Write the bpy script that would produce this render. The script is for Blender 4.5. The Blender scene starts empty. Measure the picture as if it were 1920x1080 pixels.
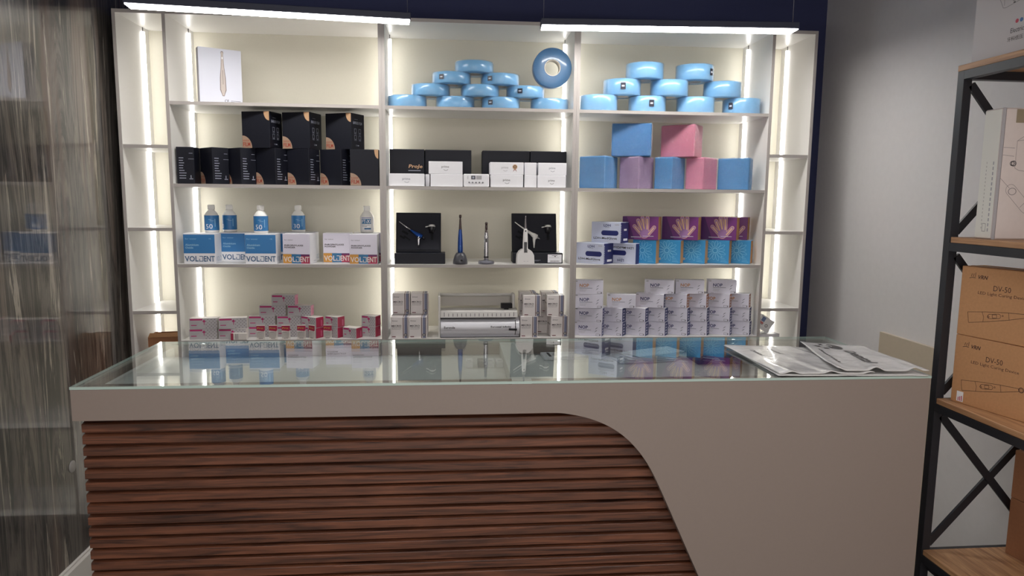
import bpy, bmesh, math, random
from mathutils import Vector, Matrix
random.seed(7)
C = bpy.context.scene.collection
SC = bpy.context.scene

# ------------------------------------------------------------------ camera
FPX = 1312.21
FW = Vector((0.08804, 0.98798, -0.12706)); RT = Vector((0.99612, -0.08751, 0.00978)); UP = Vector((0.00146, 0.12743, 0.99185))
EYE = Vector((-0.1544, -3.6618, 1.75))
cam = bpy.data.cameras.new('camera'); cam.sensor_width = 36; cam.lens = FPX/1920*36; cam.clip_start = .05
co = bpy.data.objects.new('camera', cam); C.objects.link(co)
M3 = Matrix((RT, UP, -FW)).transposed(); co.matrix_world = Matrix.Translation(EYE) @ M3.to_4x4()
SC.camera = co
# ------------------------------------------------------------------ view, world
SC.view_settings.view_transform = 'Standard'; SC.view_settings.look = 'None'
SC.view_settings.gamma = 1; SC.view_settings.use_curve_mapping = False
SC.view_settings.exposure = 0.0
W = bpy.data.worlds.new('world'); SC.world = W; W.use_nodes = True
W.node_tree.nodes['Background'].inputs[0].default_value = (1, .93, .88, 1)
W.node_tree.nodes['Background'].inputs[1].default_value = 2.1
LED_E = 12.0; LAMP_E = 32.0; ROOM_E = 52.0

def world_x(px, y, z):          # x of the point at depth y and height z that a sight line through column px meets
    k = FPX*RT - (px-960)*FW
    return EYE.x - ((y-EYE.y)*k.y + (z-EYE.z)*k.z)/k.x
def on_level(px, py, z):        # point at height z on a sight line
    d = FW*FPX + RT*(px-960) + UP*(540-py); t = (z-EYE.z)/d.z
    return EYE + d*t
def on_plane(px, py, y):
    d = FW*FPX + RT*(px-960) + UP*(540-py); t = (y-EYE.y)/d.y
    return EYE + d*t

# ------------------------------------------------------------------ materials
def lin(c): c = c/255; return c/12.92 if c <= .04045 else ((c+.055)/1.055)**2.4
MATS = {}
def mat(name, rgb, rough=.5, metal=0, coat=0, emit=None, estr=0, noise=0, nscale=60, spec=.5, bump=0):
    if name in MATS: return MATS[name]
    m = bpy.data.materials.new(name); m.use_nodes = True; nt = m.node_tree; b = nt.nodes['Principled BSDF']
    col = (lin(rgb[0]), lin(rgb[1]), lin(rgb[2]), 1)
    b.inputs['Base Color'].default_value = col; b.inputs['Roughness'].default_value = rough
    b.inputs['Metallic'].default_value = metal; b.inputs['Coat Weight'].default_value = coat; b.inputs['Coat Roughness'].default_value = .08
    b.inputs['Specular IOR Level'].default_value = spec
    if emit: b.inputs['Emission Color'].default_value = (*emit, 1); b.inputs['Emission Strength'].default_value = estr
    if noise or bump:
        tc = nt.nodes.new('ShaderNodeTexCoord'); n = nt.nodes.new('ShaderNodeTexNoise'); n.inputs['Scale'].default_value = nscale; n.inputs['Detail'].default_value = 5
        nt.links.new(tc.outputs['Object'], n.inputs['Vector'])
        if noise:
            r = nt.nodes.new('ShaderNodeValToRGB'); r.color_ramp.elements[0].position = .3; r.color_ramp.elements[1].position = .7
            r.color_ramp.elements[0].color = tuple(c*(1-noise) for c in col[:3])+(1,); r.color_ramp.elements[1].color = tuple(min(1, c*(1+noise)) for c in col[:3])+(1,)
            nt.links.new(n.outputs['Fac'], r.inputs['Fac']); nt.links.new(r.outputs['Color'], b.inputs['Base Color'])
        if bump:
            bp = nt.nodes.new('ShaderNodeBump'); bp.inputs['Strength'].default_value = bump; bp.inputs['Distance'].default_value = .01
            nt.links.new(n.outputs['Fac'], bp.inputs['Height']); nt.links.new(bp.outputs['Normal'], b.inputs['Normal'])
    MATS[name] = m; return m

def mat_clear(name, tint, ior=1.5, rough=0.0, bump=0, base=0.0):   # thin clear sheet: fresnel mix of see-through and mirror
    m = bpy.data.materials.new(name); m.use_nodes = True; nt = m.node_tree; nt.nodes.clear()
    out = nt.nodes.new('ShaderNodeOutputMaterial'); mix = nt.nodes.new('ShaderNodeMixShader')
    tr = nt.nodes.new('ShaderNodeBsdfTransparent'); tr.inputs[0].default_value = (*tint, 1)
    gl = nt.nodes.new('ShaderNodeBsdfGlossy'); gl.inputs['Roughness'].default_value = rough; gl.inputs[0].default_value = (1, 1, 1, 1)
    fr = nt.nodes.new('ShaderNodeFresnel'); geo = nt.nodes.new('ShaderNodeNewGeometry')
    mx = nt.nodes.new('ShaderNodeMix'); mx.data_type = 'FLOAT'; mx.inputs[2].default_value = ior; mx.inputs[3].default_value = 1/ior
    nt.links.new(geo.outputs['Backfacing'], mx.inputs[0]); nt.links.new(mx.outputs[0], fr.inputs['IOR'])
    f = fr.outputs[0]
    if base:
        ad = nt.nodes.new('ShaderNodeMath'); ad.operation = 'ADD'; ad.use_clamp = True; ad.inputs[1].default_value = base
        nt.links.new(f, ad.inputs[0]); f = ad.outputs[0]
    if bump:
        n = nt.nodes.new('ShaderNodeTexNoise'); n.inputs['Scale'].default_value = 25; n.inputs['Detail'].default_value = 4
        b = nt.nodes.new('ShaderNodeBump'); b.inputs['Strength'].default_value = bump; b.inputs['Distance'].default_value = .02
        nt.links.new(n.outputs['Fac'], b.inputs['Height']); nt.links.new(b.outputs['Normal'], gl.inputs['Normal'])
    nt.links.new(f, mix.inputs[0]); nt.links.new(tr.outputs[0], mix.inputs[1]); nt.links.new(gl.outputs[0], mix.inputs[2])
    nt.links.new(mix.outputs[0], out.inputs[0]); MATS[name] = m; return m

def streak_mat():            # polished dark stone with vertical pale and rusty streaks
    m = bpy.data.materials.new('streaked_stone'); m.use_nodes = True; nt = m.node_tree; b = nt.nodes['Principled BSDF']; L = nt.links
    tc = nt.nodes.new('ShaderNodeTexCoord')
    def nz(sy, sz, detail, dist, w=0):
        mp = nt.nodes.new('ShaderNodeMapping'); mp.inputs['Scale'].default_value = (1, sy, sz); mp.inputs['Location'].default_value = (w, w*3, w)
        n = nt.nodes.new('ShaderNodeTexNoise'); n.inputs['Scale'].default_value = 1; n.inputs['Detail'].default_value = detail; n.inputs['Roughness'].default_value = .65; n.inputs['Distortion'].default_value = dist
        L.new(tc.outputs['Object'], mp.inputs[0]); L.new(mp.outputs[0], n.inputs['Vector']); return n.outputs['Fac']
    def ramp(f, stops):
        r = nt.nodes.new('ShaderNodeValToRGB'); e = r.color_ramp.elements
        e[0].position, e[0].color = stops[0][0], (*[lin(c) for c in stops[0][1]], 1)
        e[1].position, e[1].color = stops[-1][0], (*[lin(c) for c in stops[-1][1]], 1)
        for p, c in stops[1:-1]: q = e.new(p); q.color = (*[lin(v) for v in c], 1)
        L.new(f, r.inputs[0]); return r.outputs[0]
    base = ramp(nz(7, .5, 14, .8), [(.34, (8, 8, 9)), (.43, (24, 22, 22)), (.49, (92, 86, 80)), (.53, (24, 22, 22)), (.59, (112, 103, 95)), (.66, (30, 27, 26))])
    rust = ramp(nz(6, .3, 9, .4, 5), [(.52, (0, 0, 0)), (.62, (255, 255, 255))])
    pale = ramp(nz(17, 1.0, 14, 1.2, 11), [(.575, (0, 0, 0)), (.62, (255, 255, 255))])
    def mixc(f, a, c, k):
        mx = nt.nodes.new('ShaderNodeMix'); mx.data_type = 'RGBA'; mu = nt.nodes.new('ShaderNodeMath'); mu.operation = 'MULTIPLY'; mu.inputs[1].default_value = k
        L.new(f, mu.inputs[0]); L.new(mu.outputs[0], mx.inputs[0]); L.new(a, mx.inputs[6]); mx.inputs[7].default_value = (*[lin(v) for v in c], 1); return mx.outputs[2]
    c1 = mixc(rust, base, (96, 74, 62), .55); c2 = mixc(pale, c1, (176, 166, 154), .7)
    L.new(c2, b.inputs['Base Color']); b.inputs['Roughness'].default_value = .4
    b.inputs['Specular IOR Level'].default_value = .5; b.inputs['Coat Weight'].default_value = 1; b.inputs['Coat Roughness'].default_value = .0; b.inputs['Coat IOR'].default_value = 2.1
    return m

def wood_mat(name, dark, light, axis='X', pitch=None, rough=.45):
    m = bpy.data.materials.new(name); m.use_nodes = True; nt = m.node_tree; b = nt.nodes['Principled BSDF']; L = nt.links
    tc = nt.nodes.new('ShaderNodeTexCoord'); sc = nt.nodes.new('ShaderNodeSeparateXYZ'); cb = nt.nodes.new('ShaderNodeCombineXYZ')
    L.new(tc.outputs['Object'], sc.inputs[0])
    if pitch:
        dv = nt.nodes.new('ShaderNodeMath'); dv.operation = 'DIVIDE'; dv.inputs[1].default_value = pitch
        fl = nt.nodes.new('ShaderNodeMath'); fl.operation = 'FLOOR'; mu = nt.nodes.new('ShaderNodeMath'); mu.operation = 'MULTIPLY'; mu.inputs[1].default_value = 3.77
        ad = nt.nodes.new('ShaderNodeMath'); ad.operation = 'ADD'
        L.new(sc.outputs['Z'], dv.inputs[0]); L.new(dv.outputs[0], fl.inputs[0]); L.new(fl.outputs[0], mu.inputs[0]); L.new(mu.outputs[0], ad.inputs[0]); L.new(sc.outputs[axis], ad.inputs[1]); along = ad.outputs[0]
    else: along = sc.outputs[axis]
    other = 'Y' if axis == 'X' else 'X'
    L.new(along, cb.inputs[0]); L.new(sc.outputs[other], cb.inputs[1]); L.new(sc.outputs['Z'], cb.inputs[2])
    mp = nt.nodes.new('ShaderNodeMapping'); mp.inputs['Scale'].default_value = (1.6, 22, 28); L.new(cb.outputs[0], mp.inputs[0])
    n = nt.nodes.new('ShaderNodeTexNoise'); n.inputs['Scale'].default_value = 1.6; n.inputs['Detail'].default_value = 8; n.inputs['Roughness'].default_value = .62; n.inputs['Distortion'].default_value = 1.1
    L.new(mp.outputs[0], n.inputs['Vector'])
    mp2 = nt.nodes.new('ShaderNodeMapping'); mp2.inputs['Scale'].default_value = (6, 160, 200); L.new(cb.outputs[0], mp2.inputs[0])
    n2 = nt.nodes.new('ShaderNodeTexNoise'); n2.inputs['Scale'].default_value = 1.5; n2.inputs['Detail'].default_value = 3; L.new(mp2.outputs[0], n2.inputs['Vector'])
    av = nt.nodes.new('ShaderNodeMath'); av.operation = 'MULTIPLY_ADD'; av.inputs[1].default_value = .35; L.new(n2.outputs[0], av.inputs[0]); L.new(n.outputs[0], av.inputs[2])
    r = nt.nodes.new('ShaderNodeValToRGB'); e = r.color_ramp.elements
    e[0].position = .48; e[0].color = (*[lin(c) for c in dark], 1); e[1].position = .86; e[1].color = (*[lin(c) for c in light], 1)
    L.new(av.outputs[0], r.inputs[0]); L.new(r.outputs[0], b.inputs['Base Color']); b.inputs['Roughness'].default_value = rough
    return m

white_board = mat('white_board', (226, 224, 221), .35, noise=.01, nscale=300)
cream_board = mat('cream_board', (203, 199, 184), .5, noise=.015, nscale=250)
edge_band = mat('edge_band', (170, 164, 160), .45)
led_mat = mat('led_diffuser', (255, 255, 255), .4, emit=(1, .98, .935), estr=LED_E)
lamp_mat = mat('lamp_diffuser', (255, 255, 255), .4, emit=(1, .97, .93), estr=LAMP_E)
room_lamp_mat = mat('room_lamp_diffuser', (255, 255, 255), .4, emit=(1, .96, .92), estr=ROOM_E)
black_metal = mat('black_metal', (34, 36, 42), .42, noise=.05, nscale=200)
navy = mat('navy_paint', (52, 58, 96), .75, noise=.03, nscale=40)
grey_wall = mat('grey_wall_paint', (222, 219, 218), .8, noise=.015, nscale=30, bump=.02)
counter_white = mat('counter_laminate', (137, 124, 116), .5, noise=.012, nscale=90)
tray_white = mat('tray_white', (212, 214, 212), .5)
stone = streak_mat()
slat_wood = wood_mat('walnut_slats', (40, 21, 14), (120, 74, 52), 'X', .036, .42)
oak_board = wood_mat('oak_board', (150, 106, 72), (212, 166, 122), 'Y', None, .5)
kraft = mat('kraft_card', (196, 146, 102), .8, noise=.05, nscale=120)
kraft_dark = mat('kraft_card_dark', (150, 102, 70), .8, noise=.05, nscale=120)
ink = mat('black_ink', (40, 32, 32), .7)
card_white = mat('white_card', (236, 236, 240), .45, noise=.01)
card_bright = mat('bright_white_card', (240, 240, 242), .4)
card_grey = mat('grey_card', (226, 224, 238), .45, noise=.02)
card_edge = mat('card_edge_grey', (170, 168, 172), .5)
glass = mat_clear('clear_glass', (.955, .98, .972), 2.0)
glass_edge = mat('glass_edge_green', (172, 192, 184), .2)
baseboard_m = mat('baseboard_paint', (214, 210, 204), .45)

# ------------------------------------------------------------------ mesh builder
_txt = {}
def text_mesh(s, bold=False):
    k = (s, bold)
    if k in _txt: return _txt[k]
    cu = bpy.data.curves.new('lettering', 'FONT'); cu.body = s; cu.size = 1; cu.resolution_u = 2
    if bold: cu.offset = .022
    o = bpy.data.objects.new('lettering', cu); C.objects.link(o)
    bpy.context.view_layer.update()
    me = bpy.data.meshes.new_from_object(o.evaluated_get(bpy.context.evaluated_depsgraph_get()))
    V = [(v.co.x, v.co.y) for v in me.vertices]; F = [tuple(p.vertices) for p in me.polygons]
    bpy.data.objects.remove(o); bpy.data.curves.remove(cu); bpy.data.meshes.remove(me)
    x0 = min(v[0] for v in V); x1 = max(v[0] for v in V); y0 = min(v[1] for v in V); y1 = max(v[1] for v in V)
    _txt[k] = (V, F, x0, x1, y0, y1); return _txt[k]

class MB:
    def __init__(s): s.v = []; s.f = []; s.m = []; s.mats = []; s.sm = []
    def mi(s, m):
        if m not in s.mats: s.mats.append(m)
        return s.mats.index(m)
    def add(s, V, F, m, smooth=False):
        o = len(s.v); s.v += [tuple(v) for v in V]; i = s.mi(m)
        for f in F: s.f.append(tuple(a+o for a in f)); s.m.append(i); s.sm.append(smooth)
    def box(s, x0, x1, y0, y1, z0, z1, m, mf=None, bev=0):
        # mf: material per face {'-y','+y','-x','+x','-z','+z'}
        mf = mf or {}
        if bev <= 0:
            V = [(x, y, z) for z in (z0, z1) for y in (y0, y1) for x in (x0, x1)]
            for k, f in {'-z': (0, 2, 3, 1), '+z': (4, 5, 7, 6), '-y': (0, 1, 5, 4), '+y': (2, 6, 7, 3), '-x': (0, 4, 6, 2), '+x': (1, 3, 7, 5)}.items():
                s.add([V[i] for i in f], [(0, 1, 2, 3)], mf.get(k, m))
            return s
        b = bev; X = (x0, x1); Y = (y0, y1); Z = (z0, z1); P = {}
        def p(i, j, k, ax):
            q = [X[i], Y[j], Z[k]]
            for a, n in ((0, i), (1, j), (2, k)):
                if a != ax: q[a] += b if n == 0 else -b
            return tuple(q)
        for ax, fs in (('x', ((0, '-x'), (1, '+x'))), ('y', ((0, '-y'), (1, '+y'))), ('z', ((0, '-z'), (1, '+z')))):
            a = 'xyz'.index(ax)
            for n, key in fs:
                o = [i for i in range(3) if i != a]; Q = []
                for c in ((0, 0), (1, 0), (1, 1), (0, 1)):
                    ijk = [0, 0, 0]; ijk[a] = n; ijk[o[0]] = c[0]; ijk[o[1]] = c[1]; Q.append(p(*ijk, a))
                if (n == 1) == (a == 1): Q.reverse()
                s.add(Q, [(0, 1, 2, 3)], mf.get(key, m))
        for a in range(3):
            o = [i for i in range(3) if i != a]
            for c in ((0, 0), (1, 0), (1, 1), (0, 1)):
                Q = []
                for n, ax in ((0, o[0]), (0, o[1]), (1, o[1]), (1, o[0])):
                    ijk = [0, 0, 0]; ijk[a] = n; ijk[o[0]] = c[0]; ijk[o[1]] = c[1]; Q.append(p(*ijk, ax))
                s.add(Q, [(0, 1, 2, 3)], m, True)
        for i in (0, 1):
            for j in (0, 1):
                for k in (0, 1): s.add([p(i, j, k, 0), p(i, j, k, 1), p(i, j, k, 2)], [(0, 1, 2)], m)
        return s
    def prism(s, pts, y0, y1, m, side=None):       # outline in x,z extruded along y
        n = len(pts); V = [(x, y0, z) for x, z in pts] + [(x, y1, z) for x, z in pts]
        s.add(V, [tuple(range(n)), tuple(range(2*n-1, n-1, -1))], m)
        s.add(V, [(i, n+i, n+(i+1) % n, (i+1) % n) for i in range(n)], side or m); return s
    def prism_x(s, pts, x0, x1, m, side=None, smooth=False):     # outline in y,z extruded along x
        n = len(pts); V = [(x0, y, z) for y, z in pts] + [(x1, y, z) for y, z in pts]
        s.add(V, [tuple(range(n-1, -1, -1)), tuple(range(n, 2*n))], m)
        s.add(V, [(i, (i+1) % n, n+(i+1) % n, n+i) for i in range(n)], side or m, smooth); return s
    def lathe(s, prof, m, c=(0, 0, 0), n=32, axis='z', smooth=True, cap=False):
        V = []
        for r, h in prof:
            for i in range(n):
                a = 2*math.pi*i/n; p = (r*math.cos(a), r*math.sin(a), h)
                if axis == 'y': p = (p[0], p[2], p[1])
                if axis == 'x': p = (p[2], p[0], p[1])
                V.append((p[0]+c[0], p[1]+c[1], p[2]+c[2]))
        F = []
        for k in range(len(prof)-1):
            for i in range(n): j = (i+1) % n; F.append((k*n+i, k*n+j, (k+1)*n+j, (k+1)*n+i))
        s.add(V, F, m, smooth)
        if cap:
            for k, rev in ((0, True), (len(prof)-1, False)):
                q = [k*n+i for i in range(n)]; s.add([V[i] for i in q], [tuple(reversed(range(n))) if rev else tuple(range(n))], m)
        return s
    def tube(s, pts, r, m, n=8, smooth=True):
        P = [Vector(p) for p in pts]; rr = r if isinstance(r, (list, tuple)) else [r]*len(P); V = []
        for i, p in enumerate(P):
            t = (P[min(i+1, len(P)-1)] - P[max(i-1, 0)]).normalized()
            a = t.cross(Vector((0, 0, 1))) if abs(t.z) < .9 else t.cross(Vector((1, 0, 0))); a.normalize(); b = t.cross(a)
            for k in range(n): w = 2*math.pi*k/n; V.append(p + (a*math.cos(w)+b*math.sin(w))*rr[i])
        F = [(i*n+k, i*n+(k+1) % n, (i+1)*n+(k+1) % n, (i+1)*n+k) for i in range(len(P)-1) for k in range(n)]
        F += [tuple(reversed(range(n))), tuple((len(P)-1)*n+k for k in range(n))]
        s.add(V, F, m, smooth); return s
    def build(s, name, parent=None, loc=None, rz=0, bevel=0):
        me = bpy.data.meshes.new(name); me.from_pydata([tuple(v) for v in s.v], [], s.f)
        for m in s.mats: me.materials.append(m)
        me.polygons.foreach_set('material_index', s.m); me.polygons.foreach_set('use_smooth', s.sm); me.update()
        o = bpy.data.objects.new(name, me); C.objects.link(o)
        if parent: o.parent = parent
        if loc is not None: o.location = loc
        o.rotation_euler.z = rz
        if bevel:
            b = o.modifiers.new('bevel', 'BEVEL'); b.width = bevel; b.segments = 2; b.limit_method = 'ANGLE'
        return o

class Face:                 # a printed face: u to the right, v up, seen from outside
    def __init__(s, mb, o, u, v): s.mb = mb; s.o = Vector(o); s.u = Vector(u); s.v = Vector(v); s.n = s.u.cross(s.v)
    def P(s, a, b, l): return s.o + s.u*a + s.v*b + s.n*(.0003*l)
    def poly(s, pts, m, l=1): s.mb.add([s.P(a, b, l) for a, b in pts], [tuple(range(len(pts)))], m)
    def rect(s, a0, b0, a1, b1, m, l=1): s.poly([(a0, b0), (a1, b0), (a1, b1), (a0, b1)], m, l)
    def disc(s, a, b, r, m, l=1, n=24, sy=1, a0=0, a1=2*math.pi):
        full = abs(a1-a0-2*math.pi) < 1e-6
        q = [(a+r*math.cos(a0+(a1-a0)*i/n), b+sy*r*math.sin(a0+(a1-a0)*i/n)) for i in range(n if full else n+1)]
        if not full: q.append((a, b))
        s.poly(q, m, l)
    def ring(s, a, b, r0, r1, m, l=1, n=20, sy=1):
        for i in range(n):
            t0 = 2*math.pi*i/n; t1 = 2*math.pi*(i+1)/n
            s.poly([(a+r1*math.cos(t0), b+sy*r1*math.sin(t0)), (a+r1*math.cos(t1), b+sy*r1*math.sin(t1)), (a+r0*math.cos(t1), b+sy*r0*math.sin(t1)), (a+r0*math.cos(t0), b+sy*r0*math.sin(t0))], m, l)
    def line(s, p, q, w, m, l=1):
        d = Vector((q[0]-p[0], q[1]-p[1])); n = Vector((-d.y, d.x)).normalized()*w/2
        s.poly([(p[0]-n.x, p[1]-n.y), (q[0]-n.x, q[1]-n.y), (q[0]+n.x, q[1]+n.y), (p[0]+n.x, p[1]+n.y)], m, l)
    def path(s, pts, w, m, l=1):
        for p, q in zip(pts, pts[1:]): s.line(p, q, w, m, l)
    def text(s, t, a0, b0, a1, b1, m, l=2, bold=False, flip=False, shear=0):
        V, F, x0, x1, y0, y1 = text_mesh(t, bold)
        Q = []
        for x, y in V:
            fx = (x-x0)/(x1-x0); fy = (y-y0)/(y1-y0)
            if flip: fx = 1-fx; fy = 1-fy
            Q.append(s.P(a0+(a1-a0)*fx+shear*fy*(b1-b0), b0+(b1-b0)*fy, l))
        s.mb.add(Q, F, m)

def tag(o, label, cat, group=None, kind=None):
    o['label'] = label; o['category'] = cat
    if group: o['group'] = group
    if kind: o['kind'] = kind
    return o
def struct(o): o['kind'] = 'structure'; return o
def empty(name, loc=(0, 0, 0), rz=0):
    o = bpy.data.objects.new(name, None); C.objects.link(o); o.location = loc; o.rotation_euler.z = rz; o.empty_display_size = .05; return o
def dup(o, loc, rz, label=None, group=None):
    r = o.copy(); C.objects.link(r); r.location = loc; r.rotation_euler.z = rz
    if label: r['label'] = label
    if group: r['group'] = group
    for ch in o.children:
        c = ch.copy(); C.objects.link(c); c.parent = r
        for g in ch.children: d = g.copy(); C.objects.link(d); d.parent = c
    return r
class Kind:                # first placing uses the built thing itself, later ones copy it
    def __init__(s, o, w=0): s.o = o; s.w = w; s.used = False
    def put(s, loc, rz, label, cat=None, group=None):
        if not s.used:
            s.used = True; s.o.location = loc; s.o.rotation_euler.z = rz; s.o['label'] = label
            if group: s.o['group'] = group
            return s.o
        return dup(s.o, loc, rz, label, group)
    # front-right (R) or front-left (L) lower corner at the point x,y; th turns the front towards the left (degrees)
    def corner(s, side, x, y, z, th, label, group=None):
        a = -math.radians(th); h = s.w/2*(1 if side == 'R' else -1)
        return s.put((x-h*math.cos(a), y-h*math.sin(a), z), a, label, None, group)
ORD = ['leftmost', 'second from left', 'third from left', 'fourth from left', 'fifth from left', 'sixth from left', 'seventh from left', 'eighth from left']

def carton(w, d, h, m, mf=None, bev=.0015):
    mb = MB(); mb.box(-w/2, w/2, 0, d, 0, h, m, mf, bev)
    return mb, Face(mb, (-w/2, 0, 0), (1, 0, 0), (0, 0, 1)), Face(mb, (w/2, 0, 0), (0, 1, 0), (0, 0, 1)), Face(mb, (-w/2, d, 0), (0, -1, 0), (0, 0, 1)), Face(mb, (-w/2, 0, h), (1, 0, 0), (0, 1, 0))

# ================================================================== SETTING
WL, WR, YB, CEIL, YF = -1.815, 2.03, .40, 2.95, -6.2
struct(MB().box(WL-.1, WR+.1, YF, YB+.1, -.06, 0, mat('floor_tile', (120, 114, 108), .35, noise=.04, nscale=8)).build('floor'))
struct(MB().box(WL-.1, WR+.1, YF, YB+.1, CEIL, CEIL+.05, navy).build('ceiling'))
struct(MB().box(WL-.1, WR+.1, YB, YB+.1, 0, CEIL, navy).build('wall_back'))
struct(MB().box(WL-.1, WL, YF, YB, 0, CEIL, stone).build('wall_left'))
struct(MB().box(WR, WR+.1, YF, YB, 0, CEIL, grey_wall).build('wall_right'))
bb = MB(); bb.prism([(0, 0)]*0 or [(WL, 0), (WL+.016, 0), (WL+.016, .118), (WL+.009, .128), (WL+.009, .134), (WL+.004, .139), (WL, .139)], YF, YB, baseboard_m)
struct(bb.build('baseboard_left'))
tag(MB().lathe([(0, 0), (.027, 0), (.027, .003), (.024, .005), (0, .005)], mat('grey_cap', (150, 146, 142), .5), axis='x', n=28).build('round_cap', loc=(WL, -.546, .559)),
    'small round grey cap stuck on the streaked stone wall low down beside the counter', 'wall cap')
bp_ = MB().box(WR-.02, WR, -.80, -.355, 0, 1.10, mat('beige_board', (196, 182, 160), .55, noise=.02), {'+z': mat('beige_edge', (226, 214, 196), .5)}, .001)
tag(bp_.build('wall_board'), 'beige board standing against the grey wall right of the glass counter', 'board')

# ================================================================== SHELVING
T = .016
ZT, ZTI = 2.637, 2.620
rows = [2.209, 1.807, 1.403, 1.009, .56, .09]; cols = [1.996, 1.586, 1.1635, .70, .09]
DEP = .382
def shelving(x0, x1, cells, label):
    root = empty('shelving_unit', ((x0+x1)/2, 0, 0)); ox = (x0+x1)/2
    tag(root, label, 'shelving', 'white lit shelving units behind the counter')
    eb = {'-y': edge_band}
    def part(name, a, b, c, d, e, f, m=white_board, mf=eb):
        return MB().box(a-ox, b-ox, c, d, e, f, m, mf).build(name, root)
    part('top_panel', x0, x1, 0, DEP, ZTI, ZT)
    part('back_panel', x0+.001, x1-.001, DEP, DEP+.012, .0, ZT, cream_board, {})
    part('plinth', x0+T, x1-T, .03, .046, 0, .074)
    xs = sorted({c[0] for c in cells} | {c[1] for c in cells})
    edges = []
    for a, b, kind, strips in cells: edges += [(a, b)]
    walls = [x0] + [c[0]-T for c in cells[1:]] + [x1-T]
    for i, w in enumerate(walls): part('side_panel' if i in (0, len(walls)-1) else 'divider_panel', w, w+T, 0, DEP, 0, ZTI)
    for a, b, kind, strips in cells:
        zz = rows if kind == 'wide' else cols
        for z in zz: part('shelf', a, b, .002, DEP, z-T, z)
        for sd in strips:
            s = MB()
            segs = [ZTI-.022] + [z for z in zz[:-1]]; tops = [ZTI-.022] + [z-T for z in zz[:-1]]; bots = zz
            for tp, bt in zip(tops, bots):
                xa, xb = (a, a+.010) if sd == 'L' else (b-.010, b)
                s.box(xa-ox, xb-ox, .299, .309, bt+.001, tp-.001, led_mat)
            s.build('led_strip', root)
            xa, xb = (a, a+.004) if sd == 'L' else (b-.004, b)
            MB().box(xa-ox, xb-ox, .302, .306, ZTI-.022, ZTI, mat('cable_grey', (96, 92, 90), .5)).build('cable', root)
    return root
shelving(-1.776, -.4960, [(-1.76, -1.545, 'narrow', 'L'), (-1.529, -.512, 'wide', 'LR')], 'left white shelving unit with a narrow side column and black boxes on it')
shelving(-.4955, .4970, [(-.4795, .481, 'wide', 'LR')], 'middle white shelving unit holding the dark kits and the sealing machine')
shelving(.4975, 1.776, [(.5135, 1.530, 'wide', 'LR'), (1.546, 1.76, 'narrow', 'R')], 'right white shelving unit with pink and blue packs and a narrow side column')

# ================================================================== LAMPS
def linear_lamp(p, q, z, width, em, label, cable=True, group='linear lamps hung over the shelving'):
    p = Vector(p); q = Vector(q); d = q-p; L = d.length; a = math.atan2(d.y, d.x); c = (p+q)/2
    root = empty('pendant_lamp', (c.x, c.y, z), a); tag(root, label, 'lamp', group)
    hb = MB().box(-L/2-.004, L/2+.004, -width/2-.003, width/2+.003, .004, .034, mat('lamp_housing', (62, 66, 84), .5), None, .002); hb.build('housing', root)
    MB().box(-L/2, L/2, -width/2, width/2, 0, .02, em).build('diffuser', root)
    for s in (-1, 1):
        MB().tube([(s*L/2*.985, 0, .034), (s*L/2*.985, 0, CEIL-z)], .0012, mat('steel_wire', (150, 150, 155), .35, .8), 6).build('cable', root)
linear_lamp((-1.53, -.40), (-.34, -.272), 2.55, .085, lamp_mat, 'bright white linear lamp hanging above the black boxes, left one of two')
linear_lamp((.278, -.25), (1.48, -.328), 2.55, .095, lamp_mat, 'bright white linear lamp hanging above the blue rolls, right one of two')
linear_lamp((-1.3, -3.3), (-.1, -3.3), 2.6, .09, room_lamp_mat, 'linear lamp over the shop floor in front of the counter, left one', group='linear lamps over the shop floor')
linear_lamp((.4, -3.3), (1.6, -3.3), 2.6, .09, room_lamp_mat, 'linear lamp over the shop floor in front of the counter, right one', group='linear lamps over the shop floor')

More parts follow.
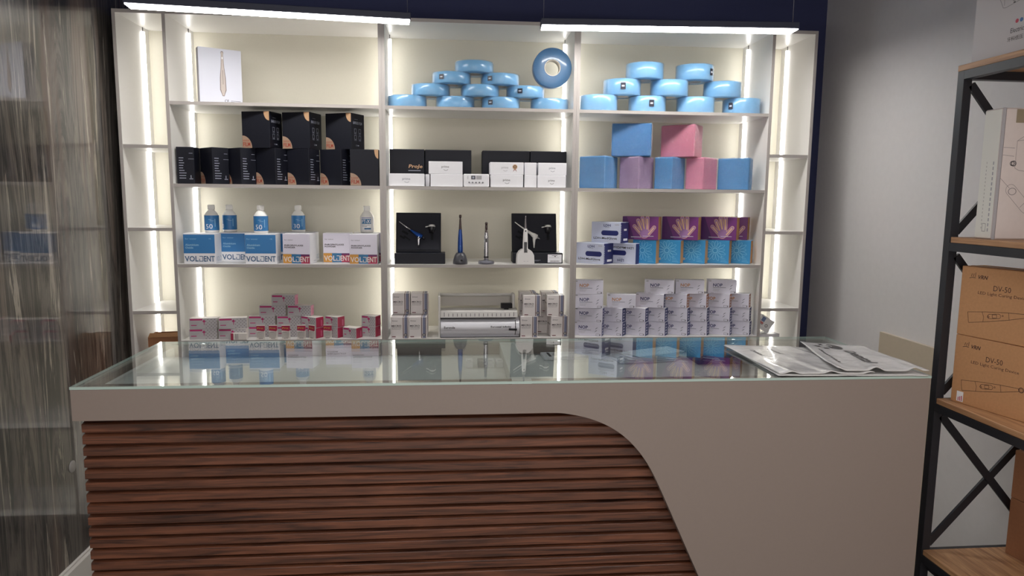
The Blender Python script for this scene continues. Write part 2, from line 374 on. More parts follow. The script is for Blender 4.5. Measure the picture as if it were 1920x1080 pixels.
# ================================================================== COUNTER
CL, CR, CF, CB_, CT = -1.233, 1.365, -1.62, -.987, 1.205
def counter():
    r = empty('display_counter', ((CL+CR)/2, (CF+CB_)/2, 0)); o = Vector(r.location)
    tag(r, 'long glass topped display counter with white front and curved walnut slat panel', 'counter')
    def ad(mb, name, bevel=0): ob = mb.build(name, r, (-o.x, -o.y, 0), bevel=bevel); return ob
    # white front board with its sweeping curve
    key = [(.02, 1.1045), (.161, 1.1045), (.215, 1.098), (.262, 1.087), (.305, 1.071), (.345, 1.050), (.383, 1.022), (.415, .990), (.443, .955), (.468, .915), (.495, .862), (.523, .802), (.56, .722), (.597, .641), (.636, .556), (.72, .372), (.80, .196), (.889, 0)]
    cv = []
    for i in range(len(key)-1):
        p0 = key[max(i-1, 0)]; p1 = key[i]; p2 = key[i+1]; p3 = key[min(i+2, len(key)-1)]
        for k in range(4):
            t = k/4; f = lambda a, b, c, d: .5*((2*b)+(-a+c)*t+(2*a-5*b+4*c-d)*t*t+(-a+3*b-3*c+d)*t**3)
            cv.append((f(p0[0], p1[0], p2[0], p3[0]), f(p0[1], p1[1], p2[1], p3[1])))
    cv.append(key[-1])
    zt = CT-.009
    mb = MB(); n = len(cv)
    mb.prism([(CL, 1.1045), (cv[0][0], 1.1045), (cv[0][0], zt), (CL, zt)], CF, CF+.042, counter_white)
    # strips between the curve and the top / right border
    for (xa, za), (xb, zb) in zip(cv, cv[1:]):
        V = [(xa, CF, za), (xb, CF, zb), (xb, CF, zt), (xa, CF, zt)]
        if za > zb+1e-6 or abs(za-zb) < 1e-6:
            mb.add(V, [(0, 1, 2, 3)], counter_white)
            mb.add([(xa, CF, za), (xa, CF+.042, za), (xb, CF+.042, zb), (xb, CF, zb)], [(0, 1, 2, 3)], counter_white, True)
            mb.add([(xa, CF+.042, za), (xa, CF+.042, zt), (xb, CF+.042, zt), (xb, CF+.042, zb)], [(0, 1, 2, 3)], counter_white)
        else: mb.add(V, [(0, 1, 2, 3)], counter_white)
    mb.box(cv[-1][0], CR, CF, CF+.042, 0, zt, counter_white)
    ad(mb, 'front_panel')
    # slats
    sl = MB(); pitch = .036; z = 0.004; prof = []
    while z < 1.16:
        prof += [(CF+.062, z), (CF+.062, z+.003), (CF+.048, z+.006), (CF+.0445, z+.009), (CF+.0445, z+.0305), (CF+.047, z+.033), (CF+.062, z+.036)]; z += pitch
    prof = prof + [(CF+.078, prof[-1][1]), (CF+.078, prof[0][1])]
    n = len(prof); x0, x1 = CL+.001, .93
    V = [(x0, y, zz) for y, zz in prof] + [(x1, y, zz) for y, zz in prof]
    sl.add(V, [(i, i+1, n+i+1, n+i) for i in range(n-1)], slat_wood)
    # ends of the slats
    k = 0
    while k+6 < n-2:
        for off in (0, n): sl.add([V[off+k+j] for j in range(7)] + [(V[off+k+6][0], CF+.078, V[off+k+6][2]), (V[off+k][0], CF+.078, V[off+k][2])], [tuple(range(9))], slat_wood)
        k += 7
    ad(sl, 'slat_panel')
    ad(MB().box(CL, CL+.022, CF+.08, CB_, 0, zt, counter_white), 'side_panel')
    ad(MB().box(CR-.022, CR, CF+.042, CB_, 0, zt, counter_white), 'side_panel')
    ad(MB().box(CL+.022, CR-.022, CB_-.02, CB_, .80, zt, counter_white), 'back_rail')
    ad(MB().box(CL+.022, CR-.022, CF+.042, CB_-.02, 1.135, 1.15, tray_white), 'display_tray')
    ad(MB().box(CL+.022, CR-.022, CF+.08, CB_-.0, .45, .468, counter_white), 'inner_shelf')
    ad(MB().box(.035, .095, CF+.042, CB_-.02, 1.15, zt, tray_white), 'tray_divider')
    ad(MB().box(CL+.045, CL+.06, CF+.05, CB_-.03, 1.15, 1.185, tray_white), 'tray_rim')
    ad(MB().box(CL-.001, CR+.001, CF-.002, CB_+.001, CT-.008, CT, glass, {'-y': glass_edge, '-x': glass_edge, '+x': glass_edge, '+y': glass_edge}), 'glass_top')
    return r
counter()

# ------------------------------------------------ things inside the counter tray
def simple(name, w, d, h, m, loc, rz, label, cat, fn=None, group=None, mf=None):
    mb, F, R, L, Tp = carton(w, d, h, m, mf)
    if fn: fn(F, R, L, Tp, w, d, h)
    return tag(mb.build(name, loc=loc, rz=math.radians(rz)), label, cat, group)
GT = 'goods inside the counter tray'
for i, (px, m, nm) in enumerate(((880, card_bright, 'white'), (903, mat('grey_plastic', (120, 122, 126), .5), 'grey'), (920, card_bright, 'white'), (937, card_bright, 'cream'))):
    p = on_level(px, 690, 1.15)
    simple('small_box', .026, .06, .022, m, (p.x, p.y, 1.1505), 0, 'small %s box lying in the counter tray under the glass, %s of four' % (nm, ORD[i]), 'box', lambda F, R, L, Tp, w, d, h: Tp.rect(.006, .01, .02, .02, card_edge), GT)
p = on_level(1290, 684, 1.15)
simple('dark_blue_box', .30, .12, .040, mat('deep_blue_card', (34, 42, 86), .4), (p.x+.185, p.y, 1.1505), 0, 'dark blue flat box under the glass at the right of the tray', 'box', None, GT)
# pouches in a clear bag
pouch = mat('pouch_paper', (214, 222, 226), .5)
p = on_level(1205, 670, 1.16)
for i in range(5):
    mb = MB(); mb.box(-.11, .11, -.05, .05, 0, .004, pouch, None, .001)
    o = mb.build('sterile_pouch', loc=(p.x+.012*i, p.y+.006*i, 1.1515+.0055*i), rz=math.radians(8+4*i))
    tag(o, 'pale blue paper pouch in the fanned stack under the glass, %s' % ['at the bottom', 'second from the bottom', 'in the middle', 'second from the top', 'on top'][i], 'pouch', 'fanned pouches under the glass')
film_clear = mat_clear('clear_film', (.95, .96, .97), 1.45, .08, .6, .06)
def crumple(name, cx, cy, z, sx, sy, hgt, m, n=34, seed=3):
    rnd = random.Random(seed); ph = [(rnd.uniform(4, 16), rnd.uniform(4, 16), rnd.uniform(0, 6.3)) for _ in range(7)]
    V = []; F = []
    for j in range(n):
        for i in range(n):
            u = i/(n-1)*2-1; v = j/(n-1)*2-1; e = max(0, 1-max(abs(u), abs(v))**4)
            h = sum(math.sin(a*u+b*v+c) for a, b, c in ph)/7
            V.append((sx*u*(1+.06*math.sin(5*v)), sy*v*(1+.05*math.sin(7*u)), hgt*e*(.55+.45*h)))
    for j in range(n-1):
        for i in range(n-1): F.append((j*n+i, j*n+i+1, (j+1)*n+i+1, (j+1)*n+i))
    mb = MB(); mb.add(V, F, m, False); return mb.build(name, loc=(cx, cy, z))
p = on_level(1098, 670, 1.16)
tag(crumple('plastic_bag', p.x, p.y, 1.164, .115, .10, .030, film_clear), 'crumpled clear plastic bag lying in the tray under the glass', 'bag')
p = on_level(1058, 672, 1.15)
simple('instrument_packet', .16, .09, .012, card_white, (p.x, p.y-.03, 1.1505), 3, 'white flat packet with a dark strip under the clear bag', 'packet', lambda F, R, L, Tp, w, d, h: Tp.rect(.02, .01, .03, .08, ink), GT)

# ------------------------------------------------ white carrier bags on the counter
bag_white = mat('bag_white_film', (222, 221, 220), .25, coat=.6, bump=.5, nscale=22)
bag_grey = mat('bag_print_grey', (66, 64, 66), .4)
def sheet(corners, z, amp, m, name, seed, nx=40, ny=26, prints=None, th=.0025):
    # corners: back-left, back-right, front-right, front-left in plan
    bl, br, fr, fl = [Vector((c[0], c[1])) for c in corners]; rnd = random.Random(seed); ph = [rnd.uniform(0, 6.28) for _ in range(6)]
    def surf(u, v):      # u left>right, v front>back
        p = (fl*(1-u)+fr*u)*(1-v) + (bl*(1-u)+br*u)*v
        w = max(0, math.sin(15*u+ph[0]))**2*math.exp(-v*5)*1.0 + .22*max(0, math.sin(9*v+4*u+ph[1])) + .15*max(0, math.sin(13*u-7*v+ph[2]))
        return Vector((p.x, p.y, z + amp*w))
    mb = MB(); V = []; F = []
    for j in range(ny):
        for i in range(nx): V.append(surf(i/(nx-1), j/(ny-1)))
    n0 = len(V); V += [v-Vector((0, 0, th)) for v in V]
    for j in range(ny-1):
        for i in range(nx-1):
            a = j*nx+i; F.append((a, a+1, a+nx+1, a+nx)); F.append((n0+a, n0+a+nx, n0+a+nx+1, n0+a+1))
    for i in range(nx-1):
        F.append((i, n0+i, n0+i+1, i+1)); a = (ny-1)*nx+i; F.append((a, a+1, n0+a+1, n0+a))
    for j in range(ny-1):
        a = j*nx; F.append((a, a+nx, n0+a+nx, n0+a)); a += nx-1; F.append((a, n0+a, n0+a+nx, a+nx))
    mb.add(V, F, m, True)
    if prints: prints(mb, surf)
    return mb.build(name)
def sprint(mb, surf, pts, F, m): mb.add([surf(u, v)+Vector((0, 0, .0012)) for u, v in pts], F, m)
def stext(mb, surf, t, u0, v0, du, dv, m, hh):
    # text runs along (du,dv); letter height hh in u to the right
    V, F, x0, x1, y0, y1 = text_mesh(t, True); pts = []
    for x, y in V:
        a = (x-x0)/(x1-x0); b = (y-y0)/(y1-y0); pts.append((u0+du*a+hh*b, v0+dv*a))
    sprint(mb, surf, pts, F, m)
def gp(px, py, z=1.212): v = on_level(px, py, z); return (v.x, v.y)
def prints_a(mb, surf):
    big = []
    for i in range(25): a = math.pi*2*i/24; big.append((.41+.14*math.cos(a)*(1 if math.cos(a) > 0 else .6), .84+.095*math.sin(a)))
    sprint(mb, surf, big, [tuple(range(24))], bag_grey)
    for (a, b, c, d) in ((.14, .84, .08, .02), (.22, .74, .07, .02), (.24, .92, .06, .02)):
        sprint(mb, surf, [(a, b-d), (a+c, b-d*1.6), (a+c*1.1, b+d), (a+.01, b+d*1.5)], [(0, 1, 2, 3)], bag_grey)
    q = [(.36+.045*math.cos(math.pi*2*i/16), .85+.035*math.sin(math.pi*2*i/16)) for i in range(16)]
    mb.add([surf(u, v)+Vector((0, 0, .0016)) for u, v in q], [tuple(range(16))], bag_white)
    stext(mb, surf, 'Dental', .46, .70, .0, -.46, bag_grey, .15)
    stext(mb, surf, 'dental', .12, .72, .02, -.46, bag_grey, .035)
def prints_b(mb, surf):
    for (a, b) in ((.22, .80), (.50, .84)):
        stext(mb, surf, 'Dental', a, b, .0, -.20, bag_grey, .06)
zb = CT+.0012
bgroup = 'white carrier bags lying on the glass'
c1 = [gp(1359, 645), gp(1575, 652), gp(1741, 702), gp(1459, 702)]
tag(sheet(c1, zb+.003, .001, bag_white, 'carrier_bag', 1), 'plain white carrier bag at the bottom of the pile on the glass', 'bag', bgroup)
c2 = [gp(1357, 649), gp(1480, 650), gp(1640, 702), gp(1463, 702)]
tag(sheet(c2, zb+.0085, .007, bag_white, 'carrier_bag', 2, prints=prints_b), 'glossy white carrier bag at the left of the pile on the glass', 'bag', bgroup)
c3 = [gp(1500, 646), gp(1618, 655), gp(1742, 701), gp(1570, 702)]
tag(sheet(c3, zb+.017, .010, bag_white, 'carrier_bag', 4, prints=prints_a), 'white carrier bag with a grey round logo on top of the pile', 'bag', bgroup)

# ================================================================== ROW A (top shelves)
ZA, ZBr, ZC, ZD = [rows[i]+.0006 for i in range(4)]
silver = mat('silver_print', (150, 142, 136), .35, .3)
def dev_box():
    w, d, h = .205, .055, .275
    mb, F, R, L, Tp = carton(w, d, h, mat('device_card', (206, 208, 220), .45), {'-x': card_edge})
    pen_o = mat('pen_outline', (120, 108, 104), .5); pen_f = mat('pen_print', (188, 176, 170), .4)
    o = [(-.004, 0), (-.0135, .03), (-.0125, .09), (-.0075, .14), (-.0045, .20), (-.006, .212), (-.004, .219)]
    full = [(x, y) for x, y in o] + [(-x, y) for x, y in reversed(o)]
    F.poly([(.113+x*1.12, .042+y*1.01) for x, y in full], pen_o, 1); F.poly([(.113+x*.86, .045+y*.98) for x, y in full], pen_f, 2)
    F.rect(.112, .1, .114, .17, pen_o, 3); F.rect(.110, .225, .116, .235, card_bright, 3)
    F.text('CE', .118, .012, .138, .026, ink, 2); F.rect(.148, .020, .195, .0215, ink); F.rect(.148, .015, .190, .0165, ink)
    return Kind(tag(mb.build('device_box'), '', 'box'), w)
k = dev_box(); zz = ZA
k.corner('L', world_x(373.5, .06, 2.3), .06, zz, -28, 'tall pale box with a silver pen picture alone on the top left shelf')

# rolls
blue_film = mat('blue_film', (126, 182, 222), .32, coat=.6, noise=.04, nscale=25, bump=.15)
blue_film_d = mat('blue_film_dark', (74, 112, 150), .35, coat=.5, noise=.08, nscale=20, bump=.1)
wrap = mat_clear('wrap_film', (.97, .98, 1), 1.4, .12, .8, .05)
core_m = mat('card_core', (206, 200, 190), .7); lab_dark = mat('roll_label', (46, 48, 62), .4); lab_lite = mat('roll_label_mark', (200, 205, 214), .4)
def roll_kind(r, h, dark=False):
    root = empty('film_roll'); tag(root, '', 'roll'); bm_ = blue_film
    ri = r*.36
    pr = [(ri, .001), (r-.004, .001), (r-.001, .004), (r-.0005, h*.5), (r-.001, h-.004), (r-.004, h-.001), (ri, h-.001), (ri, .001)]
    MB().lathe(pr, bm_, n=48).build('rolled_film', root)
    MB().lathe([(ri-.0005, 0), (ri-.0005, h), (ri-.004, h), (ri-.004, 0), (ri-.0005, 0)], core_m, n=32).build('core_tube', root)
    # loose clear overwrap with a rim ridge
    w = MB(); n = 60; rnd = random.Random(int(h*1e4)); V = []; F = []
    lev = [(-.012, .0005), (0, 0), (.0022, .004), (.0008, h*.5), (.0026, h-.004), (.0005, h+.0006), (-.012, h+.001)]
    for dr, z in lev:
        for i in range(n): V.append(((r+dr+rnd.uniform(0, .0014))*math.cos(2*math.pi*i/n), (r+dr+rnd.uniform(0, .0014))*math.sin(2*math.pi*i/n), z))
    for a in range(len(lev)-1):
        for i in range(n): F.append((a*n+i, a*n+(i+1) % n, (a+1)*n+(i+1) % n, (a+1)*n+i))
    w.add(V, F, wrap, True); w.build('overwrap', root)
    return Kind(root)
def roll_label(root, r, h, ang):
    mb = MB(); n = 8; half = .085
    for z0, z1, m, o, hw in ((h*.3, h*.72, lab_dark, .0032, .13), (h*.46, h*.56, lab_lite, .0036, .07)):
        V = []
        for i in range(n+1):
            a = ang-hw+2*hw*i/n
            V += [((r+o)*math.cos(a), (r+o)*math.sin(a), z0), ((r+o)*math.cos(a), (r+o)*math.sin(a), z1)]
        mb.add(V, [(2*i, 2*i+2, 2*i+3, 2*i+1) for i in range(n)], m)
    mb.build('label', root)
g2 = 'film rolls piled on the middle top shelf'; g3 = 'film rolls piled on the right top shelf'
R1, H1 = .1, .0585
kr = roll_kind(R1, H1)
lvl = [[(727, 801), (818, 889), (903.5, 973.5), (994, 1066)], [(773, 842), (866, 934), (950, 1020)], [(811, 882), (903, 972)], [(855, 923)]]
words_lvl = ['bottom tier', 'second tier', 'third tier']
fac = {(2, 0): -120, (2, 1): -125, (1, 2): -112, (0, 2): -125}
later = []
for t, rowp in enumerate(lvl):
    for i, (a, b) in enumerate(rowp):
        y = .112 + .012*((i+t) % 2); z = ZA + t*(H1+.0022)
        x = world_x((a+b)/2, y, z); x = max(-.4795+R1+.004, min(.481-R1-.004, x))
        lab = 'blue film roll, %s in the %s of the middle pyramid' % (ORD[i], words_lvl[t]) if t < 3 else 'blue film roll crowning the pyramid on the middle top shelf'
        o = kr.put((x, y, z), random.uniform(0, 6), lab, None, g2); o.rotation_euler.z = 0
        if (t, i) in fac: later.append((o, R1, H1, math.radians(fac[(t, i)])))
R2, H2 = .099, .083
kr2 = roll_kind(R2, H2)
lvl2 = [[(1088, 1156), (1178, 1247), (1268, 1338), (1358, 1430)], [(1131, 1200), (1221, 1287), (1320, 1386)], [(1172, 1244), (1265, 1338)]]
fac2 = {(1, 0): -100, (0, 1): -92, (0, 3): -145, (2, 1): -50}
for t, rowp in enumerate(lvl2):
    for i, (a, b) in enumerate(rowp):
        y = .112+.01*((i+t) % 2); z = ZA + t*(H2+.0022)
        x = world_x((a+b)/2, y, z); x = max(.5135+R2+.004, min(1.53-R2-.004, x))
        o = kr2.put((x, y, z), 0, 'tall blue film roll, %s in the %s of the right pyramid' % (ORD[i], ['bottom tier', 'second tier', 'top tier'][t]), None, g3)
        if (t, i) in fac2: later.append((o, R2, H2, math.radians(fac2[(t, i)])))
for o, r, h, a in later: roll_label(o, r, h, a)
# roll standing on edge, wedged against the divider
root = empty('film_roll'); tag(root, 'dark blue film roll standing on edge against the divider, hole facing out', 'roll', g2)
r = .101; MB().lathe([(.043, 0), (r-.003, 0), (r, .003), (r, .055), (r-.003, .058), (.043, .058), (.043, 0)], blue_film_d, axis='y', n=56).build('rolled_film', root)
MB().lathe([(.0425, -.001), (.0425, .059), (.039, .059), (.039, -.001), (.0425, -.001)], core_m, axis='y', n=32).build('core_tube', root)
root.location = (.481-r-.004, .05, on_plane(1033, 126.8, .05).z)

# ================================================================== ROW B
blk = mat('black_card', (16, 18, 29), .5, spec=.3, noise=.05, nscale=30); tan = mat('tan_print', (158, 132, 112), .5); red_i = mat('red_ink', (150, 62, 44), .5); lite = mat('light_print', (150, 154, 170), .5)
gold = mat('gold_print', (190, 152, 116), .45, .2)
def film_kind(mirror=False):
    w, d, h = .155, .12, .182
    mb, F, R, L, Tp = carton(w, d, h, blk)
    r = .052; F.disc(.014, .018, .052, tan, 1, 24, 1.0, 0, math.pi/2) if False else None
    # tan dome in the lower left corner
    q = [(0.001, .0008), (.055, .0008)] + [(.001+.054*math.cos(a)*1.0, .0008+.062*math.sin(a)) for a in [i*math.pi/2/12 for i in range(1, 13)]]
    F.poly(q, tan, 1)
    F.text('BARRIER', .005, .033, .042, .042, red_i, 2); F.text('FILM', .005, .009, .045, .029, red_i, 2, True)
    F.poly([(w-.001, h-.001)] + [(w-.001-.03*math.cos(a), h-.001-.045*math.sin(a)) for a in [i*math.pi/2/8 for i in range(9)]], gold, 1)
    # side with small print: heading, four pictograms
    R.text('BARRIER FILM', .018, .128, .098, .142, lite, 1, True); R.rect(.03, .152, .06, .1535, lite)
    for (a, b) in ((.028, .085), (.068, .085), (.028, .052), (.068, .052)):
        R.path([(a, b), (a+.018, b), (a+.018, b+.02), (a, b+.02), (a, b)], .0018, lite); R.rect(a-.002, b-.006, a+.02, b-.0045, lite)
    R.text('CE', .04, .018, .052, .025, lite, 1); R.rect(.055, .019, .068, .024, lite)
    return Kind(tag(mb.build('film_box'), '', 'box'), w)
def list_kind():           # same box, side with a list of small lines
    w, d, h = .138, .086, .182
    mb, F, R, L, Tp = carton(w, d, h, blk)
    q = [(0.001, .0008), (.055, .0008)] + [(.001+.054*math.cos(a), .0008+.062*math.sin(a)) for a in [i*math.pi/2/12 for i in range(1, 13)]]
    F.poly(q, tan, 1); F.text('BARRIER', .005, .033, .042, .042, red_i, 2); F.text('FILM', .005, .009, .045, .029, red_i, 2, True)
    for fc in (R, L):
        rn = random.Random(4)
        for i in range(9): fc.rect(.012, .126-i*.0125, .012+rn.uniform(.018, .036), .1295-i*.0125, lite)
        fc.rect(.062, .15, .08, .152, lite); fc.rect(.058, .122, .086, .1235, lite); fc.rect(.066, .028, .07, .042, lite); fc.rect(.06, .022, .078, .026, lite)
    return Kind(tag(mb.build('film_box'), '', 'box'), w)
gb = 'black barrier film boxes on the left unit'
def film7_kind():
    w, d, h = .144, .092, .182
    mb, F, R, L, Tp = carton(w, d, h, blk)
    F.poly([(0.001, .0008), (.055, .0008)] + [(.001+.054*math.cos(a), .0008+.062*math.sin(a)) for a in [i*math.pi/2/12 for i in range(1, 13)]], tan, 1)
    F.text('BARRIER', .005, .033, .042, .042, red_i, 2); F.text('FILM', .005, .009, .045, .029, red_i, 2, True)
    F.poly([(w-.001, h-.001)] + [(w-.001-.02*math.cos(a), h-.001-.045*math.sin(a)) for a in [i*math.pi/2/8 for i in range(9)]], gold, 1)
    return Kind(tag(mb.build('film_box'), '', 'box'), w)
kl = list_kind(); ku = film_kind()
# the first one shows its listed side to the front
x = world_x(332.5, .03, ZBr)
kl.put((x+.0005, .03+.138/2, ZBr), math.radians(-90), 'black film box turned sideways at the left end of the lower row', None, gb)
low = [(398, 48, .012), (451.5, 42, .012), (516.5, 31, .012), (579.5, 28, .012), (640, 31, .010)]
for i, (px, th, y) in enumerate(low):
    kl.corner('R', world_x(px, y, ZBr+.09), y, ZBr, th, 'black film box with a tan dome, %s in the lower row' % ORD[i+1], gb)
kf7 = film7_kind()
kf7.corner('R', -.5175, .008, ZBr, 1, 'black film box at the right end of the lower row beside the divider', gb)
for i, (px, th) in enumerate(((505.4, 17), (580.4, 19), (658.5, 26))):
    ku.corner('R', world_x(px, .022, ZBr+.28), .022, ZBr+.1828, th, 'black film box with pictograms on its side, %s of three on top' % ORD[i] if i < 2 else 'black film box with pictograms on its side, rightmost of three on top', gb)

# middle: four large black boxes behind small white ones
gk = 'large black boxes on the middle shelf'
x0 = [729, 797, 904, 993]; x1 = [797, 884, 993, 1064]
for i in range(4):
    y = .15 if i in (0, 3) else .165
    a = world_x(x0[i], y, ZBr); b = world_x(x1[i], y, ZBr); a = max(a, -.474); b = min(b, .476)
    if i == 0: b -= .002
    if i == 3: a += .002
    def fn(F, R, L, Tp, w, d, h, i=i):
        F.rect(.003, h-.004, w-.003, h-.003, mat('black_card_edge', (52, 56, 74), .5))
        if i == 0: F.text('ProJe', w-.085, .092, w-.012, .116, gold, 2, True, shear=.2); F.rect(w-.085, .082, w-.02, .086, lite)
    simple('black_box', b-a-.002, .125, .196, blk, ((a+b)/2, y, ZBr), 0, ['large black box with a pale logo behind a small white box', 'plain large black box left of the gap on the middle shelf', 'plain large black box right of the gap on the middle shelf', 'large black box at the right end of the middle shelf'][i], 'box', fn, gk)
wprint = mat('soft_grey_print', (120, 124, 138), .5)
def prime(F, w, h, c):
    F.text('prime', w*.38, h*.44, w*.60, h*.66, c, 1); F.path([(w*.44, h*.36), (w*.47, h*.30), (w*.51, h*.28), (w*.55, h*.31), (w*.57, h*.37)], .0016, c)
gw = 'small white boxes on the middle shelf'; hW = .0635
def wbox(px0, px1, y, lv, d, lab, fn=None, dz=0):
    z = ZBr+lv*(hW+.0008); a = world_x(px0, y, z); b = world_x(px1, y, z); b = min(b, .476); a = max(a, -.475)
    return simple('white_box', b-a-.0015, d, hW, card_white, ((a+b)/2, y, z), 0, lab, 'box', fn, gw)
pf = lambda F, R, L, Tp, w, d, h: prime(F, w, h, wprint)
pd = lambda F, R, L, Tp, w, d, h: prime(F, w, h, ink)
wbox(729, 796, .012, 0, .10, 'small white box with a smile logo in front of the logo black box', pf)
wbox(807, 868, .012, 0, .10, 'blank small white box under the one with a dark smile logo', None)
wbox(803.5, 867.5, .014, 1, .10, 'small white box with a dark smile logo on top, left of the controller', pd)
wbox(797.5, 806, .075, 0, .05, 'narrow white box end showing between two white boxes at the left', None)
wbox(919.5, 981, .012, 0, .10, 'small white box with a dark logo under the rosette box', pd)
def ros(F, R, L, Tp, w, d, h):
    prime(F, w*.9, h, card_edge); u, v = w*.74, h*.64
    F.poly([(u-.010, v-.026), (u-.002, v-.006), (u, v-.014)], red_i, 2); F.poly([(u+.010, v-.026), (u+.002, v-.006), (u, v-.014)], red_i, 2)
    F.disc(u, v, .0125, gold, 3); F.disc(u, v, .0075, ink, 4); F.disc(u, v, .0045, gold, 5)
wbox(918.5, 982, .016, 1, .10, 'small white box with a gold rosette sticker on top', ros)
wbox(982.8, 1006.5, .02, 0, .09, 'narrow blank white box in the lower layer right of the rosette box', None)
wbox(983, 1006, .022, 1, .09, 'narrow blank white box in the upper layer right of the rosette box', None)
wbox(1007.5, 1061, .012, 0, .10, 'small white box with a dark logo at the right end, lower one', pd)
wbox(1009, 1062.5, .014, 1, .10, 'small white box with a faint logo at the right end, upper one', pf)
# controller
root = empty('controller', (world_x(893, .01, ZBr), .01, ZBr)); tag(root, 'small white controller with a display and buttons between white boxes', 'controller')
w, d, h = .133, .09, .066
mb, F, R, L, Tp = carton(w, d, h, card_bright, None, .004); F.rect(.004, .006, w-.004, h-.006, card_white)
for i in range(3): F.rect(.02, .04+i*.006, .026, .0425+i*.006, card_edge, 2)
mb.build('case', root)
s_ = MB(); F2 = Face(s_, (-w/2, -.0006, 0), (1, 0, 0), (0, 0, 1)); F2.rect(.040, .038, .062, .057, mat('screen_dark', (52, 54, 64), .2)); F2.rect(.066, .038, .094, .057, card_edge); F2.rect(.046, .043, .056, .052, lite, 2); s_.build('screen', root)
for i in range(5):
    mm = MB().lathe([(0, 0), (.0042, 0), (.0042, .002), (0, .002)], mat('button_grey', (120, 122, 128), .5), axis='y', n=14); mm.build('button', root, (-w/2+.03+i*.0175, -.003, .022))

# right: wrapped packs of bibs
def pack_kind(s, d, h, c, cn):
    m = mat('bib_'+cn, c, .6, noise=.06, nscale=40, bump=.2); ml = mat('bib_fold_'+cn, tuple(int(v*.86) for v in c), .6)
    root = empty('bib_pack'); tag(root, '', 'pack')
    mb = MB(); mb.box(-s/2, s/2, 0, d, .0, h, m, None, .004); F = Face(mb, (-s/2, 0, 0), (1, 0, 0), (0, 0, 1))
    n = int(s/.0052)
    for i in range(1, n): F.rect(i*s/n, .006, i*s/n+.0009, h-.006, ml)
    mb.build('folded_bibs', root)
    wr = MB(); rnd = random.Random(int(s*1e4)+int(h*1e3)); e = .0022; nn = 9
    def side(P0, U, V_, nu=nn, nv=nn):
        Vs = []; N = Vector(U).cross(Vector(V_)).normalized()
        for j in range(nv+1):
            for i in range(nu+1):
                b = 0 if i in (0, nu) or j in (0, nv) else rnd.uniform(0, .0035)
                Vs.append(Vector(P0)+Vector(U)*i/nu+Vector(V_)*j/nv+N*b)
        wr.add(Vs, [(j*(nu+1)+i, j*(nu+1)+i+1, (j+1)*(nu+1)+i+1, (j+1)*(nu+1)+i) for j in range(nv) for i in range(nu)], wrap)
    a = s/2+e; side((-a, -e, .0005), (2*a, 0, 0), (0, 0, h+e)); side((a, -e, .0005), (0, d+2*e, 0), (0, 0, h+e)); side((-a, d+e, .0005), (0, -d-2*e, 0), (0, 0, h+e)); side((-a, -e, h+e), (2*a, 0, 0), (0, d+2*e, 0))
    wr.build('overwrap', root)
    return Kind(root, s)
gp_ = 'wrapped bib packs on the right unit'
blueB, pinkB, mauveB = (64, 132, 184), (206, 124, 148), (146, 116, 148)
lowp = [(1134, 1085, .154, .148, blueB, 'blue', 40), (1197.5, 1162, .120, .155, mauveB, 'mauve', 46), (1260, 1229, .106, .145, blueB, 'blue2', 46), (1318.5, 1288, .108, .147, pinkB, 'pink', 50), (1404.5, 1350, .168, .080, blueB, 'blue', 36)]
labs = ['blue bib pack at the left end of the lower row', 'mauve bib pack in the lower row between two blue ones', 'blue bib pack in the middle of the lower row under the gap', 'pink bib pack in the lower row under the upper pink one', 'wide blue bib pack at the right end of the lower row']
for (px, pl, s, d, c, cn, th), lb in zip(lowp, labs):
    k = pack_kind(s, d, .168, c, cn); y = .014
    x = world_x(px, y, ZBr+.08)
    k.corner('R', x, y, ZBr, th, lb, gp_)
for px, s, d, c, cn, th, lb in ((1221, .206, .10, (44, 118, 176), 'deep_blue', 17, 'deep blue bib pack standing on top of the lower row'), (1302, .190, .12, (198, 110, 134), 'deep_pink', 40, 'pink bib pack standing on top of the lower row, right of the blue')):
    k = pack_kind(s, d, .170, c, cn); y = .022
    k.corner('R', world_x(px, y, ZBr+.25), y, ZBr+.1715, th, lb, gp_)

# ================================================================== ROW C
vb = mat('powder_blue', (52, 122, 182), .4); vlet = mat('letter_blue', (70, 104, 140), .5); vpale = mat('print_pale_blue', (150, 196, 224), .5)
pbox = mat('powder_box_grey', (222, 218, 232), .45); orange = mat('orange_print', (206, 148, 66), .5); teal = mat('teal_print', (50, 112, 158), .5); crimson = mat('crimson_print', (168, 44, 76), .5); plum = mat('plum_print', (104, 46, 96), .5)
bottle_w = mat('bottle_white', (246, 245, 241), .35)
def vold_letters(F, w, z0, z1, m, l=3):
    F.text('VOL', .004, z0, w*.46, z1, m, l, True); a = w*.48; b = w*.60; t = w*.022
    F.path([(a, z0+t/2), (b, z0+t/2), (b, z1-t/2), (a+w*.01, z1-t/2)], t, m, l); F.rect(a, z0, a+t, z0+(z1-z0)*.5, m, l)
    F.text('ENT', w*.63, z0, w-.004, z1, m, l, True)
def blue_kind():
    w, d, h = .155, .10, .155
    mb, F, R, L, Tp = carton(w, d, h, card_white)
    F.rect(.001, h*.345, w-.001, h-.006, vb); L.rect(.001, h*.345, d-.001, h-.006, vb)
    F.text('for water', .009, h*.80, .065, h*.845, vpale, 2); F.text('Aluminium', .009, h*.59, .075, h*.66, vpale, 2, True); F.text('Oxide', .009, h*.50, .048, h*.565, vpale, 2, True)
    F.text('+A', w-.03, h*.80, w-.018, h*.85, vpale, 2)
    vold_letters(F, w, h*.075, h*.26, vlet); R.text('VOLD', .01, h*.08, d-.01, h*.24, mat('faint_print', (168, 184, 200), .5), 2)
    return Kind(tag(mb.build('powder_box'), '', 'box'), w)
